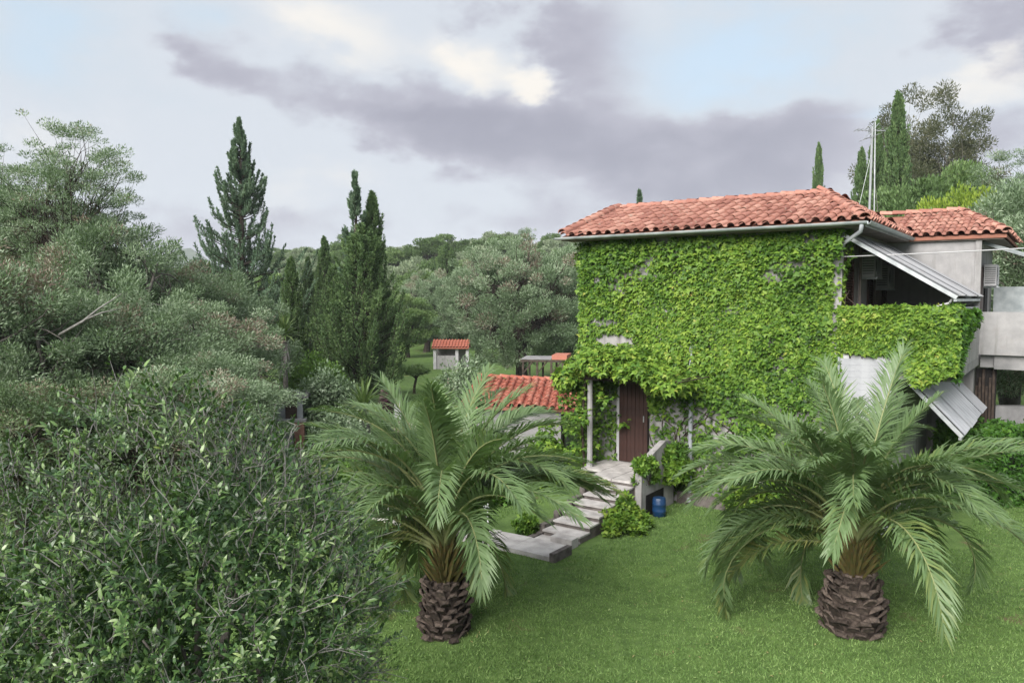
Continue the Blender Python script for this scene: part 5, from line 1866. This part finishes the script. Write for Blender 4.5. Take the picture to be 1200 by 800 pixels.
# ------------------------------------------------------------------ big bush in front
bush = thing('olive_bush', (-1.86, 4.75, 0), 'big dense dark green olive bush filling the near corner of the picture', 'bush')
rsb = np.random.RandomState(500)
cen_a, rad_a = np.array([0, 0, 2.43]), np.array([1.02, 1.12, 1.28])        # main dome
cen_b, rad_b = np.array([-1.12, -0.1, 2.22]), np.array([0.98, 1.05, 1.14])     # lower dome beside it
nt = 3300
dirs = rdir(rsb, nt * 2)
dirs = dirs[(dirs[:, 2] > -0.75)][:nt]
nt = len(dirs)
isb = rsb.rand(nt) < 0.42
cen = np.where(isb[:, None], cen_b, cen_a)
rad = np.where(isb[:, None], rad_b, rad_a)
oc_ = np.where(isb[:, None], cen_a, cen_b)
orr = np.where(isb[:, None], rad_a, rad_b)
keep_ = np.linalg.norm((cen + dirs * rad * 0.9 - oc_) / orr, axis=1) > 0.82
dirs, cen, rad = dirs[keep_], cen[keep_], rad[keep_]
nt = len(dirs)
lump = np.zeros(nt)
for k_ in range(26):
    v_ = rdir(rsb, 1)[0]
    lump += np.where(dirs @ v_ > 0.86, (dirs @ v_ - 0.86) * rsb.uniform(0.3, 1.5), 0)
rr = (0.80 + 0.22 * rsb.rand(nt) ** 0.7 + lump)
st_p = cen + dirs * rad * (rr * 0.86)[:, None]
tdir = unit(dirs * 0.55 + np.array([0, 0, 0.55]) + rdir(rsb, nt) * 0.55)
tlen = rsb.uniform(0.12, 0.32, nt)
tw = MB()
Pl, Dl, Nl, Ll, Tl = [], [], [], [], []
for i in range(nt):
    p0, d0, l0 = st_p[i], tdir[i], tlen[i]
    bend = rsb.normal(size=3) * 0.06 + np.array([0, 0, -0.03])
    pts = [p0, p0 + d0 * l0 * 0.5 + bend * 0.3, p0 + d0 * l0 + bend]
    tw.tube(pts, (0.0036, 0.0026, 0.0014), 4, cap=False)
    nl = rsb.randint(10, 20)
    if rsb.rand() < 0.07:
        nl = 2
    u = np.linspace(0.12, 1.0, nl)
    pos = p0 + d0 * l0 * u[:, None] + bend * (u ** 2)[:, None]
    s1 = unit(np.cross(d0, rdir(rsb, 1)[0]))
    s2 = np.cross(d0, s1)
    aa = (np.arange(nl) % 4) * (math.pi / 2) + rsb.normal(size=nl) * 0.4
    sd = np.cos(aa)[:, None] * s1 + np.sin(aa)[:, None] * s2
    Pl.append(pos)
    Dl.append(unit(d0 * 0.75 + sd * 0.85))
    Nl.append(unit(d0 * 0.8 - sd * 0.5 + np.array([0, 0, 0.35])))
    Ll.append(rsb.uniform(0.037, 0.060, nl) * rsb.uniform(0.75, 1.2))
    young = rsb.rand() < 0.20
    Tl.append(np.clip(rsb.normal(0.42 + 0.30 * young, 0.17) + rsb.normal(size=nl) * 0.08 + (rsb.rand(nl) < 0.04) * 0.4, 0, 1))
Pl, Dl, Nl, Ll, Tl = map(np.concatenate, (Pl, Dl, Nl, Ll, Tl))
wp_ = Pl + np.array([-1.86, 4.75, 0])
vd = wp_ - np.array([0, 0, CAM_H])
ppx = 600 + 900 * vd[:, 0] / vd[:, 1]
ppy = 350 - 900 * vd[:, 2] / vd[:, 1]
outer = np.minimum(np.linalg.norm((Pl - cen_a) / rad_a, axis=1), np.linalg.norm((Pl - cen_b) / rad_b, axis=1))
size = Ll / np.linalg.norm(vd, axis=1) * (outer > 0.93)
size = np.where((ppx > 5) & (ppx < 470) & (ppy > 440) & (ppy < 795), size, 0)
near = np.argsort(-size)[:300]
mask = np.ones(len(Pl), bool)
mask[near] = False
wd = 0.36
V, F = leaves(Pl[mask], Dl[mask], Nl[mask], Ll[mask], Ll[mask] * wd, T_LEAF6)
fol = MB().add(V, F, rep(Tl[mask], T_LEAF6))
# inner leaves, tinted dark to paint the shade inside the bush
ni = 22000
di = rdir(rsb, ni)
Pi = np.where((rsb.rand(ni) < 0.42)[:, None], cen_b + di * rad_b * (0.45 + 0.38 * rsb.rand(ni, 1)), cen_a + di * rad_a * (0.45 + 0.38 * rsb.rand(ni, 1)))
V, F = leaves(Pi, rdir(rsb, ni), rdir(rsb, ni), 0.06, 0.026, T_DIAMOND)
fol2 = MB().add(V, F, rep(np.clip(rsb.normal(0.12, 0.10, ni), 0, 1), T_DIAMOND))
fol.build('foliage', M['bush'], bush)['kind'] = 'stuff'
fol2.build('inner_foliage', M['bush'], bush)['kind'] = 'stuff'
tw.build('twigs', M['twig'], bush)['kind'] = 'stuff'
M['bush_one'] = leaf_mat('bush_single_leaf', [(0.0, (0.014, 0.034, 0.012)), (0.35, (0.032, 0.072, 0.021)), (0.70, (0.08, 0.145, 0.040)), (0.88, (0.15, 0.215, 0.085)), (1.0, (0.24, 0.30, 0.16))], 0.15, 0.42, 0.45, randw=0.05, objw=0.8)
lm = MB().add(T_LEAF[0] * (1, wd, 1), T_LEAF[1], 0.5).mesh('leaf', M['bush_one'], True)
for i in near:
    d_ = Vector(Dl[i])
    b_ = Vector(Nl[i]).cross(d_).normalized()
    n_ = d_.cross(b_)
    o = link('leaf', lm, bush)
    mtx = Matrix((d_ * Ll[i], b_ * Ll[i], n_ * Ll[i])).transposed().to_4x4()
    mtx.translation = Vector(Pl[i])
    o.matrix_basis = mtx
trk = MB()
trk.tube([(0, 0, -0.2), (0.02, 0.02, 0.5), (-0.03, 0.04, 1.1)], (0.16, 0.12, 0.11), 9)
for i in range(26):
    e = (cen_b if i % 3 == 0 else cen_a) + rdir(rsb, 1)[0] * rad_a * rsb.uniform(0.4, 0.66)
    trk.tube(bent((-0.03, 0.04, 1.1 - 0.5 * rsb.rand()), e, rsb, 0.2, 6), np.linspace(0.035, 0.006, 6), 5)
trk.build('trunk', M['bark_grey'], bush, True)
# long bare grey shoots standing out of the leaves
sh = MB()
for i in range(46):
    i_ = rsb.randint(nt)
    d0 = dirs[i_]
    if d0[1] > 0.4:
        continue
    p0 = cen[i_] + d0 * rad[i_] * 0.92
    q0 = p0 + unit(d0 * 0.7 + np.array([0.1, 0, 0.5]) + rdir(rsb, 1)[0] * 0.6) * rsb.uniform(0.15, 0.30)
    pts = bent(p0, q0, rsb, 0.25, 5)
    sh.tube(pts, (0.005, 0.0042, 0.0034, 0.0026, 0.0014), 4)
    for j in (2, 3):
        sh.tube([pts[j], pts[j] + rdir(rsb, 1)[0] * 0.07], (0.0026, 0.001), 4)
for i in range(60):                       # patches of leafless grey twigs
    i_ = rsb.randint(nt)
    d0 = dirs[i_]
    if d0[1] > 0.4:
        continue
    p0 = cen[i_] + d0 * rad[i_] * rsb.uniform(0.86, 0.98)
    for j in range(9):
        q0 = p0 + rdir(rsb, 1)[0] * 0.06
        sh.tube(bent(q0, q0 + unit(d0 * 0.5 + np.array([0, 0, 0.4]) + rdir(rsb, 1)[0] * 0.8) * rsb.uniform(0.08, 0.2), rsb, 0.3, 4), (0.0026, 0.0022, 0.0016, 0.0008), 4)
sh.build('bare_shoots', M['twig'], bush)['kind'] = 'stuff'

# ------------------------------------------------------------------ grass blades on the near lawn
rg = np.random.RandomState(900)
n = 300000
yv = 7.6 + 11.5 * rg.rand(n) ** 1.15
xv = (rg.rand(n) * 1.72 - 0.74) * yv
hx_ = (xv - CX) * UX[0] + (yv - CY) * UX[1]
hy_ = (xv - CX) * UN[0] + (yv - CY) * UN[1]
ok = ~((hy_ > -0.15) & (hx_ < 2.2) & (hx_ > -6)) & ~((hx_ > -8.05) & (hx_ < -3.36) & (hy_ > -5.07) & (hy_ < -4.28)) & ~((hx_ > -5.7) & (hx_ < -3.3) & (hy_ > -4.7))
worn = sm(0.38, 0.92, nz1(xv * 0.45 + 20, yv * 0.45) * 0.7 + nz2(xv * 0.35, yv * 0.35 + 5) * 0.6)
for q_ in (pr, plft):
    worn = np.maximum(worn, 0.9 * sm(0.85, 0.45, np.hypot(xv - q_.x, yv - q_.y)))
ok &= rg.rand(n) > 0.6 * worn
xv, yv, worn = xv[ok], yv[ok], worn[ok]
n = len(xv)
P = np.stack([xv, yv, np.full(n, -0.004)], 1)
D = unit(rdir(rg, n) * 0.75 + np.array([0, 0, 0.85]))
D[:, 2] = np.abs(D[:, 2])
hgt = rg.uniform(0.022, 0.062, n) * (1 + 0.35 * nz1(xv * 0.6, yv * 0.6))
B = unit(np.cross(D, rdir(rg, n)))
wv = 0.008
V = np.stack([P - B * wv, P + B * wv, P + D * hgt[:, None]], 1).reshape(-1, 3)
tn = np.clip(0.45 + 0.22 * nz1(xv * 0.5, yv * 0.5 + 4) + 0.14 * nz2(xv * 0.7, yv * 0.7) + rg.normal(size=n) * 0.12 + 0.42 * worn * rg.rand(n), 0, 1.1)
gmb = MB().add(V, np.arange(3 * n).reshape(-1, 3), np.repeat(tn, 3))
# weeds, longer tufts and dry fallen leaves scattered over it
kk = rg.choice(n, 420, replace=False)
for i in kk:
    m_ = rg.randint(10, 26)
    c0 = P[i] + np.zeros((m_, 3)) + rg.normal(size=(m_, 3)) * (0.04, 0.04, 0)
    c0[:, 2] = 0.0
    dd = unit(rdir(rg, m_) * 0.9 + np.array([0, 0, 0.7]))
    dd[:, 2] = np.abs(dd[:, 2])
    Vw, Fw = leaves(c0, dd, rdir(rg, m_), rg.uniform(0.04, 0.085, m_), 0.016, T_DIAMOND)
    gmb.add(Vw, Fw, float(np.clip(rg.normal(0.5, 0.25), 0.05, 0.95)))
m_ = 900
c0 = P[rg.choice(n, m_, replace=False)] + np.array([0, 0, 0.035])
Vw, Fw = leaves(c0, rdir(rg, m_) * (1, 1, 0.25), np.array([0, 0, 1.0]) + rdir(rg, m_) * 0.4, rg.uniform(0.03, 0.06, m_), 0.02, T_DIAMOND)
gmb.add(Vw, Fw, 1.6)
gr = gmb.build('grass', M['grass'])
tag(gr, 'short green grass blades of the near lawn', kind='stuff')
# scattered white clover flowers and fallen leaves
# ------------------------------------------------------------------ haze
hm, ht, hout = mat_new('haze_air')
pv_ = ht.new('ShaderNodeVolumePrincipled')
pv_.inputs['Color'].default_value = (0.80, 0.84, 0.92, 1)
pv_.inputs['Density'].default_value = 0.00032
ht.t.links.new(pv_.outputs[0], hout.inputs['Volume'])
hz = MB().box((-1700, -600, -30), (1400, 1900, 135)).build('haze', hm)
tag(hz, 'thin blue haze over the far hills', kind='stuff')
